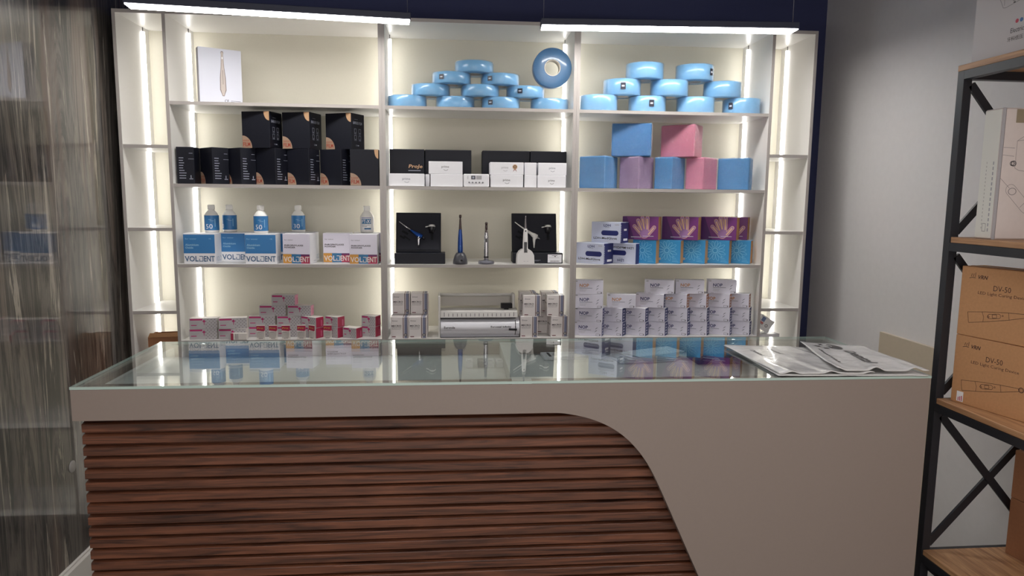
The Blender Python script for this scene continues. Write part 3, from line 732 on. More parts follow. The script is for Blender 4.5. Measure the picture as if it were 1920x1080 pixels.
def grey_kind():
    w, d, h = .142, .10, .155
    mb, F, R, L, Tp = carton(w, d, h, pbox, {'+x': card_white, '+z': card_bright, '-x': card_bright})
    F.text('for water', .009, h*.78, .055, h*.81, ink, 2); F.text('PHROPHYLAXIS', .009, h*.585, .108, h*.64, ink, 2, True); F.text('POWDER', .009, h*.52, .066, h*.57, ink, 2, True)
    F.rect(.001, .002, w*.32, h*.32, orange); F.rect(w*.32, .002, w*.67, h*.32, teal); F.rect(w*.67, .002, w-.001, h*.32, crimson); F.rect(w*.67, h*.26, w-.001, h*.32, plum, 2)
    vold_letters(F, w, h*.06, h*.24, mat('print_cream', (226, 216, 210), .5), 3)
    F.rect(w*.02, h*.325, w*.5, h*.333, card_edge); R.rect(d*.55, .012, d*.9, .014, card_edge)
    return Kind(tag(mb.build('powder_box'), '', 'box'), w)
kb = blue_kind(); kg = grey_kind(); gpo = 'powder boxes on the left unit'
def at_l(k, px, y, th, lab, side='L', z=None): k.corner(side, world_x(px, y, ZC), y, ZC if z is None else z, th, lab, gpo)
at_l(kb, 345.6, .014, 0, 'blue and white powder box at the left end of the shelf, front')
at_l(kb, 416, .13, 0, 'blue powder box standing back between the two front blue ones')
at_l(kb, 460.5, .014, 0, 'blue and white powder box in front, second of the two front blue ones')
at_l(kb, 477, .135, 0, 'blue powder box almost hidden behind the second front blue one')
at_l(kb, 537, .16, 0, 'blue powder box hidden behind the turned grey one, only its lid showing')
at_l(kg, 581.5, .012, 9, 'grey powder box turned to show its plain white side', 'R')
at_l(kg, 606.5, .10, 0, 'grey powder box with coloured band, set back in the middle')
at_l(kg, 655.8, .012, 0, 'grey powder box with coloured band at the right, front')
at_l(kg, 664, .125, -4, 'grey powder box behind the front right one, holding a bottle')
def bottle(px, y, big, lab, z, blue=True, ft=False):
    root = empty('powder_bottle', (world_x(px, y, z), y, z)); tag(root, lab, 'bottle', 'white bottles on the powder boxes')
    R_, H = .0355, .143
    pr = [(0, 0), (R_-.004, 0), (R_, .005), (R_, .082), (R_-.003, .092), (R_*.62, .108), (R_*.40, .115), (R_*.38, .120)]
    MB().lathe(pr, bottle_w, n=36).build('bottle_body', root)
    cp = MB(); prf = [(R_*.36, .117), (R_*.47, .117), (R_*.47, .140), (R_*.42, .143), (0, .143)]; cp.lathe(prf, bottle_w, n=28)
    for i in range(14):
        a = 2*math.pi*i/14; cp.box(R_*.47*math.cos(a)-.0012, R_*.47*math.cos(a)+.0012, R_*.47*math.sin(a)-.0012, R_*.47*math.sin(a)+.0012, .119, .138, bottle_w)
    cp.build('cap', root)
    lb = MB(); c = vb if blue else card_bright; zz0, zz1 = .012, .088 if blue else .084
    lb.lathe([(R_+.0004, zz0), (R_+.0004, zz1)], c, n=36)
    def wraptext(t, a0, a1, z0, z1, m, off=.0009, bold=False):
        V, F, x0, x1, y0, y1 = text_mesh(t, bold); Q = []
        for x, yy in V:
            a = -math.pi/2+a0+(a1-a0)*(x-x0)/(x1-x0); zc = z0+(z1-z0)*(yy-y0)/(y1-y0); Q.append(((R_+off)*math.cos(a), (R_+off)*math.sin(a), zc))
        lb.add(Q, F, m)
    def wraprect(a0, a1, z0, z1, m, off=.0007):
        Q = []; n = 8
        for i in range(n+1): a = -math.pi/2+a0+(a1-a0)*i/n; Q += [((R_+off)*math.cos(a), (R_+off)*math.sin(a), z0), ((R_+off)*math.cos(a), (R_+off)*math.sin(a), z1)]
        lb.add(Q, [(2*i, 2*i+2, 2*i+3, 2*i+1) for i in range(n)], m)
    if ft:
        wraprect(-.75, .75, .048, .074, teal); wraptext('FT-X1', -.65, .68, .052, .070, card_bright, .0012, True)
        wraptext('PROPHYLAXIS', -.7, .5, .040, .045, ink); wraptext('POWDER', -.6, .1, .032, .037, ink); wraprect(-.3, .7, .018, .026, teal); wraprect(-.75, .75, .078, .0815, mat('lilac_print', (150, 150, 190), .5))
    else:
        sh = {'50': 0, '30': 0}.get(big, 0)
        if big == '0': wraptext('50', -1.5, -.65, .020, .042, card_bright)
        else: wraptext(big, -.55+sh, .4+sh, .020, .044, card_bright)
        wraprect(-.15, .25, .066, .068, vpale); wraprect(.05, .6, .060, .0615, vpale); wraprect(.7, .8, .03, .07, vpale)
    lb.build('label', root)
zt_ = ZC+.1558
bottle(398, .115, '50', 'white bottle marked 50 standing leftmost on the blue boxes', zt_-0.0)
bottle(431.5, .19, '0', 'white bottle with its blue label turned away, second from left', zt_)
bottle(490, .062, '50', 'white bottle marked 50 on the second front blue box', zt_)
bottle(560, .215, '30', 'white bottle marked 30 behind the turned grey box', zt_)
bottle(688.5, .175, '', 'white bottle with a white and blue label at the right end', zt_, False, True)

# dark presentation kits
foam = mat('black_foam', (20, 22, 34), .75); blkp = mat('black_plastic', (22, 22, 28), .3); chrome = mat('chrome', (200, 200, 205), .18, 1)
def kit(x0, x1, y, lab, body, lblfn=None, gcol='blue'):
    w = x1-x0; root = empty('handpiece_kit', ((x0+x1)/2, y, ZC)); tag(root, lab, 'kit', 'dark handpiece kits on the middle shelf')
    mb = MB(); mb.box(-w/2, w/2, 0, .12, 0, .056, blk, None, .002)
    if lblfn: lblfn(Face(mb, (-w/2, 0, 0), (1, 0, 0), (0, 0, 1)), w)
    mb.build('box_base', root)
    H = .215; tl = .03
    lid = MB(); lid.box(-w/2+.001, w/2-.022, 0, .012, 0, H, blk, None, .002); lid.box(-w/2+.012, w/2-.034, -.003, .0, .012, H-.012, foam)
    Ff = Face(lid, (-w/2, -.0032, 0), (1, 0, 0), (0, 0, 1))
    pit = mat('foam_pit', (10, 11, 18), .9)
    for (a, b, ww, hh, an) in ((.05, .075, .035, .012, -30), (.035, .05, .03, .010, -30), (.06, .045, .04, .008, -35), (w-.07, .06, .014, .05, 0), (.09, .075, .05, .012, -30)):
        ca, sa = math.cos(math.radians(an)), math.sin(math.radians(an)); q = [(-ww/2, -hh/2), (ww/2, -hh/2), (ww/2, hh/2), (-ww/2, hh/2)]
        Ff.poly([(a+x*ca-z*sa, b+.03+x*sa+z*ca) for x, z in q], pit, 2)
    lo = lid.build('display_lid', root, (0, .075, .0565)); lo.rotation_euler.x = math.radians(-14)
    def L(a, b, off=-.012): return (-w/2+a, off, b)
    hp = MB(); P = [(.018, .163), (.045, .142), (.08, .117), (.105, .10), (.122, .088), (.135, .082)]
    hp.tube([L(*P[0]), L(*P[1]), L(*P[2])], [.0022, .003, .0048], chrome if gcol == 'blue' else body, 10)
    hp.tube([L(*P[2]), L(*P[3]), L(*P[4]), L(.14, .08)], [.0058, .0085, .014, .012], body, 14)
    hp.tube([L(.128, .085), L(.122, .065), L(.122, .045), L(.122, .02)], [.013, .0085, .0055, .0035], body if gcol != 'blue' else chrome, 12)
    hp.tube([L(.14, .08), L(.155, .066)], [.008, .004], blkp if gcol == 'blue' else chrome, 10)
    h_ = hp.build('handpiece', root, (0, .075, .0565)); h_.rotation_euler.x = math.radians(-14)
    bt = MB(); bt.tube([L(w-.072, .143), L(w-.072, .128), L(w-.072, .118), L(w-.072, .102)], [.020, .020, .014, .012], blkp, 16); bt.tube([L(w-.072, .145, -.014), L(w-.072, .134, -.014)], [.017, .0205], bottle_w, 16); bt.tube([L(w-.09, .138), L(w-.105, .134)], .003, bottle_w, 8)
    b_ = bt.build('powder_chamber', root, (0, .075, .0565)); b_.rotation_euler.x = math.radians(-14)
    return root
xa = world_x(740, .03, ZC); xb = world_x(834.5, .03, ZC)
kit(xa, xb, .03, 'open black kit with a blue handpiece at the left of the middle shelf', mat('anodised_blue', (38, 86, 168), .25, .6))
def lbl(F, w):
    F.rect(w-.082, .004, w-.006, .048, card_white); F.rect(w-.06, .04, w-.03, .042, ink, 2); F.rect(w-.075, .030, w-.02, .0315, card_edge, 2); F.disc(w-.042, .037, .003, ink, 2, 12)
    for i in range(14): F.rect(w-.068+i*.0036, .008, w-.0665+i*.0036, .015, ink, 2)
    F.rect(.09, .016, .15, .0175, lite); F.rect(.09, .012, .14, .013, lite)
xa = world_x(963, .03, ZC); xb = world_x(1057.5, .03, ZC)
kit(xa, xb, .03, 'open black kit with a white handpiece and a paper label at the right', bottle_w, lbl, 'white')

def curing_pen(px, y, style, lab):
    z = ZC; root = empty('curing_light', (world_x(px, y, z), y, z)); tag(root, lab, 'curing light', 'curing lights standing on the middle shelf')
    if style == 'blue':
        bm = mat('dock_grey', (74, 74, 80), .35); pm = mat('pen_blue', (36, 70, 140), .25, .4); tm = mat('pen_tip_dark', (52, 36, 34), .3)
        MB().lathe([(0, 0), (.037, 0), (.039, .004), (.037, .022), (.030, .045), (.022, .058), (.018, .060), (.016, .052), (0, .052)], bm, n=32).build('charging_dock', root)
        nb = MB(); nb.lathe([(0, 0), (.006, 0), (.006, .002), (0, .002)], blkp, axis='y', n=14); nb.build('dock_button', root, (.006, -.0375, .022))
        MB().lathe([(0, .05), (.0115, .05), (.0135, .07), (.0130, .11), (.0110, .15), (.0085, .178), (.0080, .182)], pm, n=24).build('pen_body', root)
        MB().lathe([(.0080, .182), (.0062, .21), (.0045, .236), (.004, .242), (.0068, .244), (.0068, .256), (.0045, .259), (0, .259)], tm, n=20).build('light_tip', root)
        t = MB(); Ff = Face(t, (-.004, -.0140, .062), (0, 0, 1), (-1, 0, 0)); Ff.text('curing', .0, -.0065, .036, .0005, mat('print_sky', (70, 140, 200), .4), 1); t.build('lettering', root)
    elif style == 'silver':
        MB().lathe([(0, 0), (.041, 0), (.043, .004), (.043, .011), (.040, .016), (.014, .018), (.012, .024), (0, .024)], mat('dock_satin', (120, 120, 130), .3, .6), n=36).build('charging_dock', root)
        sm = mat('pen_silver', (186, 186, 190), .22, .9)
        MB().lathe([(0, .022), (.0115, .022), (.0125, .03), (.0125, .10), (.0115, .14), (.0095, .165)], sm, n=24).build('pen_body', root)
        MB().lathe([(.0128, .032), (.0130, .034), (.0130, .038), (.0128, .04)], blkp, n=24).build('grip_ring', root)
        MB().lathe([(.0095, .165), (.0075, .166), (.0068, .20), (.006, .208), (.0072, .210), (.0072, .217), (.004, .221), (0, .221)], mat('tip_brown', (56, 40, 38), .25), n=20).build('light_tip', root)
        d = MB(); d.box(-.004, .004, -.0135, -.0115, .115, .135, blkp, None, .001); d.box(-.005, .005, -.0128, -.011, .14, .150, mat('pen_window', (225, 225, 225), .3), None, .001); d.build('display', root)
    else:
        wm = mat('pen_white', (228, 226, 224), .3)
        MB().prism([(-.047, 0), (.047, 0), (.044, .05), (.034, .068), (.022, .078), (.010, .080), (.010, .062), (-.010, .062), (-.010, .080), (-.022, .078), (-.034, .068), (-.044, .05)], -.03, .035, wm).build('charging_dock', root, bevel=.006)
        st = MB(); Ff = Face(st, (-.047, -.0302, 0), (1, 0, 0), (0, 0, 1)); Ff.rect(.036, .016, .045, .0175, card_edge); Ff.rect(.052, .016, .061, .0175, card_edge); st.build('dock_marks', root)
        MB().lathe([(0, .055), (.0125, .055), (.0140, .08), (.0135, .12), (.0115, .165), (.009, .185), (.0080, .188)], wm, n=24).build('pen_body', root)
        MB().lathe([(.0080, .188), (.0065, .20), (.0045, .225), (.0035, .248), (.002, .255), (0, .256)], mat('tip_steel', (120, 116, 118), .25, .7), n=20).build('light_tip', root)
        d = MB(); d.box(-.0075, .0075, -.0155, -.010, .058, .118, blkp, None, .0015); d.box(-.0035, .0035, -.0135, -.009, .172, .180, blkp); d.build('display', root)
curing_pen(863, .035, 'blue', 'blue curing pen standing in a dark grey dock')
curing_pen(911.5, .045, 'silver', 'silver curing pen on a flat round base')
curing_pen(984.5, -.0+.034, 'white', 'white curing pen in a white dock before the right kit') if False else None
def white_pen(): curing_pen(984.5, .0335, 'white', 'white curing pen in a white dock in front of the right kit')
# the right kit stands further back so that the white dock fits before it
for o in list(C.objects):
    if o.name.startswith('handpiece_kit') and o.location.x > 0: o.location.y = .075
white_pen()

# glove boxes
navyp = mat('navy_print', (34, 42, 104), .45); lwhite = mat('glove_card_white', (200, 206, 226), .45)
def med_kind(w=.172, d=.104):
    h = .112
    mb, F, R, L, Tp = carton(w, d, h, lwhite, {'+x': navyp, '-x': navyp})
    F.text('LDH', w*.42, h*.78, w*.66, h*.90, navyp, 1, True); F.rect(w*.46, h*.73, w*.62, h*.745, wprint); F.rect(w*.80, h*.86, w*.94, h*.89, card_edge)
    a0, a1, b0, b1 = w*.34, w*.93, h*.36, h*.60; rr = (b1-b0)/2
    F.poly([(a0+rr-rr*math.sin(t), (b0+b1)/2+rr*math.cos(t)) for t in [i*math.pi/10 for i in range(11)]] + [(a1-rr+rr*math.sin(t), (b0+b1)/2-rr*math.cos(t)) for t in [i*math.pi/10 for i in range(11)]], navyp, 1)
    F.text('LDH-MedGlove', w*.08, h*.17, w*.88, h*.28, ink, 1, True); F.rect(w*.09, h*.10, w*.80, h*.115, card_edge); F.rect(w*.09, h*.06, w*.60, h*.07, card_edge)
    R.rect(d*.35, .012, d*.85, .024, card_white, 2); R.rect(d*.40, .066, d*.75, .076, card_white, 2); R.rect(.003, .01, .008, .10, lwhite, 2)
    for i in range(7): R.rect(.004, .014+i*.012, .007, .020+i*.012, navyp, 3)
    return Kind(tag(mb.build('glove_box'), '', 'glove box', None), w)
km = med_kind(); km3 = med_kind(.165, .045); gm = 'white and navy glove boxes on the right unit'
th = 42
km.corner('R', world_x(1131.5, .01, ZC), .010, ZC, th, 'white glove box with navy pill shape, lower left of three', gm)
km.corner('R', world_x(1163, .01, ZC+.11), .010, ZC+.1128, th-4, 'white glove box with navy pill shape, lying on top of the others', gm)
# the third stands upside down: turn it about its front axis
def flip_box(o, h): o.rotation_euler = (0, math.pi, o.rotation_euler.z); o.location.z += h
o = km3.corner('R', world_x(1191, .012, ZC), .012, ZC, th, 'white glove box standing upside down beside the blue flower boxes', gm); flip_box(o, .112)

violet = mat('violet_card', (112, 44, 116), .35, coat=.3); violet_d = mat('violet_deep', (78, 34, 96), .35); glow_gold = mat('gold_outline', (232, 190, 140), .4); palm = mat('hand_print', (164, 120, 170), .5); skyc = mat('flower_blue', (54, 142, 196), .35, coat=.3); petal = mat('petal_line', (132, 196, 226), .4); kraft_side = mat('kraft_side', (190, 142, 88), .6)
def capsule(p, q, r, n=8):
    d = Vector((q[0]-p[0], q[1]-p[1])); a = math.atan2(d.y, d.x)
    return [(p[0]+r*math.cos(a+math.pi/2+math.pi*i/n), p[1]+r*math.sin(a+math.pi/2+math.pi*i/n)) for i in range(n+1)] + [(q[0]+r*math.cos(a-math.pi/2+math.pi*i/n), q[1]+r*math.sin(a-math.pi/2+math.pi*i/n)) for i in range(n+1)]
def hand_kind():
    w, d, h = .198, .080, .126
    mb, F, R, L, Tp = carton(w, d, h, violet, {'+x': kraft_side, '-x': kraft_side})
    F.poly([(0.001, .001), (w*.35, .001), (w*.12, h-.001), (.001, h-.001)], violet_d, 1)
    cx, cy = w*.62, h*.20; K = 1.2
    fing = [((-.020, .012), (-.046, .040), .0085), ((-.012, .022), (-.030, .066), .0088), ((-.001, .028), (-.010, .078), .009), ((.012, .026), (.012, .078), .009), ((.018, .004), (.044, .036), .0085)]
    fing = [((p[0]*K, p[1]*K), (q[0]*K, q[1]*K), r*K) for p, q, r in fing]
    for l, gr, m in ((2, .0, glow_gold), (4, -.0022, palm)):
        F.poly([(cx+(.027+gr)*math.cos(t), cy+.012+(.030+gr)*math.sin(t)) for t in [i*2*math.pi/20 for i in range(20)]], m, l)
        for p, q, r in fing: F.poly(capsule((cx+p[0], cy+p[1]), (cx+q[0], cy+q[1]), r+gr), m, l+1 if l == 2 else l+1)
    for p, q, r in fing: F.poly(capsule((cx+p[0]*1.05, cy+p[1]*1.1), (cx+q[0]*.95, cy+q[1]*.93), r-.0072), glow_gold, 6)
    F.rect(w*.25, h*.105, w*.62, h*.125, card_white, 2); F.rect(w*.58, h*.155, w*.88, h*.17, card_white, 7)
    return Kind(tag(mb.build('glove_box'), '', 'glove box'), w)
def flower_kind():
    w, d, h = .131, .062, .128
    mb, F, R, L, Tp = carton(w, d, h, skyc, {'+x': kraft_side, '-x': kraft_side})
    cx, cy = w*.42, h*.56
    for i in range(14):
        a = 2*math.pi*i/14+.1; ca, sa = math.cos(a), math.sin(a); r0, r1 = .019, .052+.008*(i % 2); q = []
        for t in range(13):
            s = 2*math.pi*t/12; x = (r0+r1)/2+(r1-r0)/2*math.cos(s); y = .0068*math.sin(s)
            u = cx+x*ca-y*sa; v = cy+x*sa+y*ca; q.append((min(max(u, .003), w-.003), min(max(v, .003), h-.003)))
        F.path(q, .0016, petal, 1)
    F.ring(cx, cy, .0115, .0155, petal, 2); F.disc(w*.12, h*.18, .007, mat('peach_dot', (200, 176, 160), .5), 2, 14)
    for i in range(4): F.rect(w*.66, h*.08+i*.009, w*.92-i*.006, h*.092+i*.009, petal, 2)
    return Kind(tag(mb.build('glove_box'), '', 'glove box'), w)
kh = hand_kind(); kf = flower_kind(); gf = 'kraft edged glove boxes on the right unit'
for i, (px, y) in enumerate(((1229, .05), (1275, .05), (1321, .05), (1366, .05), (1408, .05))):
    kf.corner('R', min(1.491, world_x(px, y, ZC)), y, ZC, [33, 33, 34, 34, 34][i], 'blue glove box with a pale flower, %s of five' % ORD[i], gf)
zf = ZC+.1290
for i, (px, y) in enumerate(((1233.5, .045), (1308, .045), (1380, .045))):
    kh.corner('R', world_x(px, y, zf), y, zf, [28, 31, 33][i], 'violet glove box with a glowing hand, %s on the blue row' % ORD[i], gf)
kh.corner('R', 1.487, .096, zf, 31, 'violet glove box with a hand, rightmost and half hidden on the blue row', gf)

# ================================================================== ROW D
magenta = mat('magenta_print', (184, 50, 112), .5); pinkside = mat('pink_card', (226, 150, 178), .45); redside = mat('raspberry_card', (176, 44, 80), .45); bandage = mat('patterned_card', (188, 184, 186), .5); cream_c = mat('cream_card', (232, 226, 220), .5); dots = mat('dot_print', (96, 84, 88), .5)
def pbx(w, d, h, side, name='needle_box'):
    mb, F, R, L, Tp = carton(w, d, h, bandage, {'+x': side, '-x': cream_c, '+z': cream_c}, .001)
    F.rect(.004, h*.80, w*.47, h*.96, magenta); F.rect(.008, h*.30, w*.26, h*.38, magenta); F.rect(.008, h*.58, w*.36, h*.62, card_edge); F.rect(.008, h*.46, w*.30, h*.49, card_edge); F.rect(.008, h*.14, w*.30, h*.17, card_edge)
    u, v = w*.53, h*.66; F.poly([(u-.009, v+.002), (u, v+.012), (u+.008, v+.002), (u, v-.004)], magenta, 2); F.rect(u-.0015, v-.016, u+.0015, v, magenta, 2)
    for i in range(7):
        for j in range(6):
            a = w*.60+i*w*.062; b = h*.10+j*h*.155
            if a < w-.003 and (i+j) % 2 == 0: F.disc(a, b, .0022, dots, 2, 6)
    if side is not cream_c: R.rect(d*.62, h*.12, d*.82, h*.7, mat('pink_mark', (206, 100, 134), .5))
    return Kind(tag(mb.build(name), '', 'box', None), w)
NW, ND, NH = .137, .056, .0555
kc = pbx(NW, ND, NH, cream_c); kp = pbx(NW*.90, ND, NH, pinkside); ks = pbx(NW*.78, ND, NH, redside); kt = pbx(NW*.62, ND, NH, redside)
gn = 'pink and grey needle boxes on the bottom left shelf'
zD = ZD; s1 = NH+.0007
def nb(k, side, px, y, lv, th, lab, dz=0): return k.corner(side, world_x(px, y, zD+lv*s1+.02), y, zD+lv*s1+dz, th, lab, gn)
nb(kc, 'L', 355, .016, 0, -4, 'grey and pink patterned box, lower one of the leftmost pair')
nb(kc, 'L', 355, .016, 1, -4, 'grey and pink patterned box, upper one of the leftmost pair')
nb(kc, 'L', 409.5, .0215, 0, 0, 'grey and pink patterned box, lower one of the second pair')
nb(kc, 'L', 410, .012, 1, -9, 'patterned box turned askew on the second pair')
nb(kc, 'L', 466, .079, 0, 0, 'grey and pink patterned box, lower one of the third pair')
nb(kc, 'L', 466, .079, 1, 0, 'grey and pink patterned box, upper one of the third pair')
nb(kp, 'R', 564, .076, 0, 0, 'grey and pink patterned box, lower one of the fourth pair')
nb(kp, 'R', 564, .076, 1, 0, 'grey and pink patterned box, upper one of the fourth pair')
nb(kc, 'L', 486, .080, 2, 0, 'patterned box on the third tier, left of two')
nb(kp, 'L', 539, .080, 2, 6, 'patterned box with a pink end on the third tier, right of two')
nb(kp, 'L', 509, .082, 3, 6, 'patterned box with a pink end at the very top of the pyramid')
nb(ks, 'R', 592.5, .020, 0, 34, 'patterned box with a raspberry end, lower one right of the pyramid')
nb(ks, 'R', 592.5, .020, 1, 34, 'patterned box with a raspberry end, upper one right of the pyramid')
nb(kt, 'R', 633, .03, 0, 32, 'short patterned box with a raspberry end, lower one behind the last blister card')
nb(kt, 'R', 633, .03, 1, 32, 'short patterned box with a raspberry end, upper one behind the last blister card')
nb(kt, 'R', 668, .010, 0, 28, 'single short patterned box with a raspberry end, nothing on top')
nb(kt, 'R', 704, .052, 0, 24, 'patterned box with a raspberry end by the divider, lower one')
nb(kt, 'R', 704, .052, 1, 24, 'patterned box with a raspberry end by the divider, upper one')
# blister cards with red tops
def cardk():
    root = empty('blister_card'); tag(root, '', 'card')
    w, h = .043, .076; mb = MB(); mb.box(-w/2, w/2, 0, .0022, 0, h, cream_c); F = Face(mb, (-w/2, 0, 0), (1, 0, 0), (0, 0, 1))
    F.rect(.0, h*.62, w, h*.94, redside); F.poly([(0, h*.62), (w*.85, h*.56), (w, h*.64)], redside); F.text('Pro', .004, h*.72, w*.8, h*.84, mat('yellow_print', (214, 160, 70), .5), 2, True); F.rect(.01, h*.06, w*.75, h*.09, ink, 2); F.rect(.006, h*.50, w*.6, h*.52, dots, 2)
    mb.build('backing_card', root)
    b = MB(); b.prism([(-w*.38, .012), (w*.38, .012), (w*.42, .022), (w*.42, h*.54), (-w*.42, h*.54), (-w*.42, .022)], -.012, 0, mat_clear('blister_plastic', (.93, .93, .93), 1.45, .05, 0, .04)); b.build('blister', root)
    MB().box(-w/2, w/2, -.012, .014, 0, .0015, cream_c).build('foot', root)
    return Kind(root, w)
kk = cardk(); gcard = 'small blister cards before the patterned boxes'
for i, (px, th, lb) in enumerate(((489.5, 0, 'leftmost of six'), (512.5, 0, 'second from left of six'), (536.5, 0, 'third from left of six'), (565.5, 0, 'fourth from left of six'), (585, 34, 'fifth from left, turned askew'), (614.5, 0, 'rightmost of six'))):
    y = .014 if i != 4 else .012
    kk.put((world_x(px, y, zD), y, zD), -math.radians(th), 'small blister card with a red and yellow header, %s' % lb, None, gcard)
def fallen(F, R, L, Tp, w, d, h): F.rect(0, 0, w*.16, h, redside); F.rect(w*.3, .003, w*.34, h-.003, dots); F.rect(w*.42, .003, w*.45, h-.003, dots)
simple('small_box', .08, .019, .036, cream_c, (world_x(449, .010, zD), .0003, zD), 0, 'tiny white box with a red end lying before the askew box', 'box', fallen)

# micro applicator boxes
mic = mat('micro_card', (236, 230, 228), .5); mstripe = mat('micro_stripe_blue', (128, 132, 156), .45); mstripe2 = mat('micro_stripe_brown', (130, 112, 110), .45); mdark = mat('micro_dark', (60, 56, 62), .5)
def micro_kind():
    w, d, h = .094, .088, .113
    mb, F, R, L, Tp = carton(w, d, h, mic, None, .0012); a = w*.68
    F.rect(a, .001, w*.735, h-.001, mstripe2); F.rect(w*.735, .001, w*.77, h-.001, mic, 1); F.rect(w*.77, .001, w*.92, h-.001, mstripe); F.rect(w*.92, .001, w*.955, h-.001, mstripe2); Tp.rect(a, .001, w*.74, d-.001, mstripe2); Tp.rect(w*.77, .001, w*.92, d-.001, mstripe)
    F.disc(w*.83, h*.16, .0082, mdark, 2); F.ring(w*.83, h*.16, .003, .005, mic, 3, 12)
    F.text('Zmicar', w*.08, h*.80, w*.40, h*.86, mdark, 1); F.text('MICRO', w*.06, h*.55, w*.60, h*.63, mdark, 1, True); F.text('APPLICATORS', w*.06, h*.475, w*.60, h*.525, mdark, 1)
    F.rect(w*.06, h*.43, w*.58, h*.438, mdark); F.rect(w*.07, h*.055, w*.28, h*.095, mat('micro_red', (120, 66, 70), .5))
    for fc in (L,): fc.text('MICRO', .012, h*.55, d-.02, h*.63, mdark, 1, True)
    return Kind(tag(mb.build('applicator_box'), '', 'box'), w)
kmi = micro_kind(); gmi = 'applicator boxes either side of the sealing machine'; hM = .1138
def mi(px, y, lv, th, lab, side='L'):
    x = world_x(px, y, zD+lv*hM); return kmi.corner(side, x, y, zD+lv*hM, th, lab, gmi)
mi(732.5, .014, 0, 0, 'applicator box in front at the far left of the machine shelf')
mi(767, .014, 0, 0, 'applicator box in front, next to the left end of the machine')
mi(736, .118, 0, 0, 'applicator box hidden behind the far left front one')
mi(770, .118, 0, 0, 'applicator box hidden behind the front one next to the machine')
mi(736, .112, 1, 0, 'applicator box on the upper layer at the far left')
mi(770.5, .112, 1, 0, 'applicator box on the upper layer next to the machine, left side')
mi(975.5, .014, 0, 0, 'applicator box in front at the right end of the machine, lower')
mi(1033, .018, 0, -6, 'applicator box at the bottom right corner beside the divider')
mi(981, .020, 1, 0, 'applicator box standing on the front one right of the machine')
mi(1025.5, .022, 1, 0, 'applicator box on the upper layer at the far right')
mi(973, .150, 0, 0, 'applicator box standing back behind the right end of the machine, lower')
mi(974, .150, 1, 0, 'applicator box standing back right of the machine, upper')
mi(1006, .135, 0, 12, 'turned applicator box seen through the gap between front ones')
mi(1015, .150, 1, 0, 'applicator box standing back at the far right, upper')

# sealing machine
def sealer():
    x0 = world_x(822, .02, zD); x1 = world_x(974, .02, zD); w = x1-x0
    root = empty('sealing_machine', ((x0+x1)/2, .016, zD)); tag(root, 'white pouch sealing machine with a ruled bar and black lever', 'sealing machine')
    sil = mat('sealer_silver', (236, 236, 242), .32, 0, coat=.4); wh = mat('sealer_white', (224, 222, 218), .4)
    prof = [(.012, .003)] + [(.058-.058*math.sin(a)*1.0, .055+.052*math.cos(a+math.pi)*-1 if False else .050-.047*math.cos(a)) for a in [math.radians(d) for d in range(20, 165, 12)]] + [(.06, .102), (.16, .102), (.16, .003)]
    mb = MB(); mb.prism_x(prof, -w/2+.012, w/2, sil, smooth=True); mb.build('drum_cover', root)
    lt = MB()
    def onfront(u, b, dy=0): return None
    F = Face(lt, (-w/2, -.0012, 0), (1, 0, 0), (0, 0, 1))
    F.text('Euronda', .030, .050, .088, .062, mdark, 1, True); F.text('Pro System', .030, .041, .070, .046, wprint, 1)
    F.text('Euroseal Infinity', w-.155, .051, w-.045, .064, mdark, 1, True); lt.build('lettering', root)
    MB().box(-w/2, -w/2+.010, .004, .165, 0, .225, wh, None, .004).build('end_plate', root)
    MB().box(-w/2+.01, w/2+.002, .004, .17, 0, .003, blkp).build('foot_plate', root)
    rb = MB(); rb.prism_x([(.018, .106), (.022, .136), (.05, .142), (.13, .142), (.13, .104), (.05, .104)], -w/2+.012, w/2-.01, wh)
    F = Face(rb, (-w/2+.012, .0176, .106), (1, 0, 0), Vector((0, .004, .030)).normalized()); L_ = w-.022
    for i in range(17): F.rect(.018+i*(L_-.04)/16, .006, .0205+i*(L_-.04)/16, .022 if i not in (0, 16) else .028, mdark, 2)
    rb.build('ruled_bar', root)
    MB().box(-w/2+.01, w/2-.02, .012, .03, .1025, .1045, blkp).build('cutting_slot', root)
    MB().box(w/2-.034, w/2-.018, .10, .165, .142, .222, wh, None, .004).build('end_plate', root)
    MB().tube([(-w/2+.008, .14, .213), (w/2-.03, .14, .213)], .008, wh, 14).build('roll_bar', root)
    MB().box(-w/2+.012, w/2-.034, .150, .156, .150, .205, mat('frosted_plate', (196, 192, 184), .4)).build('back_plate', root)
    kn = MB(); kn.box(w/2-.098, w/2-.036, .05, .085, .150, .177, blkp, None, .003); kn.box(w/2-.08, w/2-.055, .06, .075, .142, .150, blkp); kn.build('cutter_knob', root)
    sl = MB(); pts = []
    for d in range(35, 150, 10): a = math.radians(d); pts.append((w/2-.022, .058-.0592*math.sin(a), .050-.048*math.cos(a)))
    sl.tube(pts, .002, blkp, 8); sl.build('lever_slot', root)
    MB().tube([(w/2-.058, -.006, .046), (w/2-.016, -.006, .044)], .0055, blkp, 12).build('lever', root)
sealer()

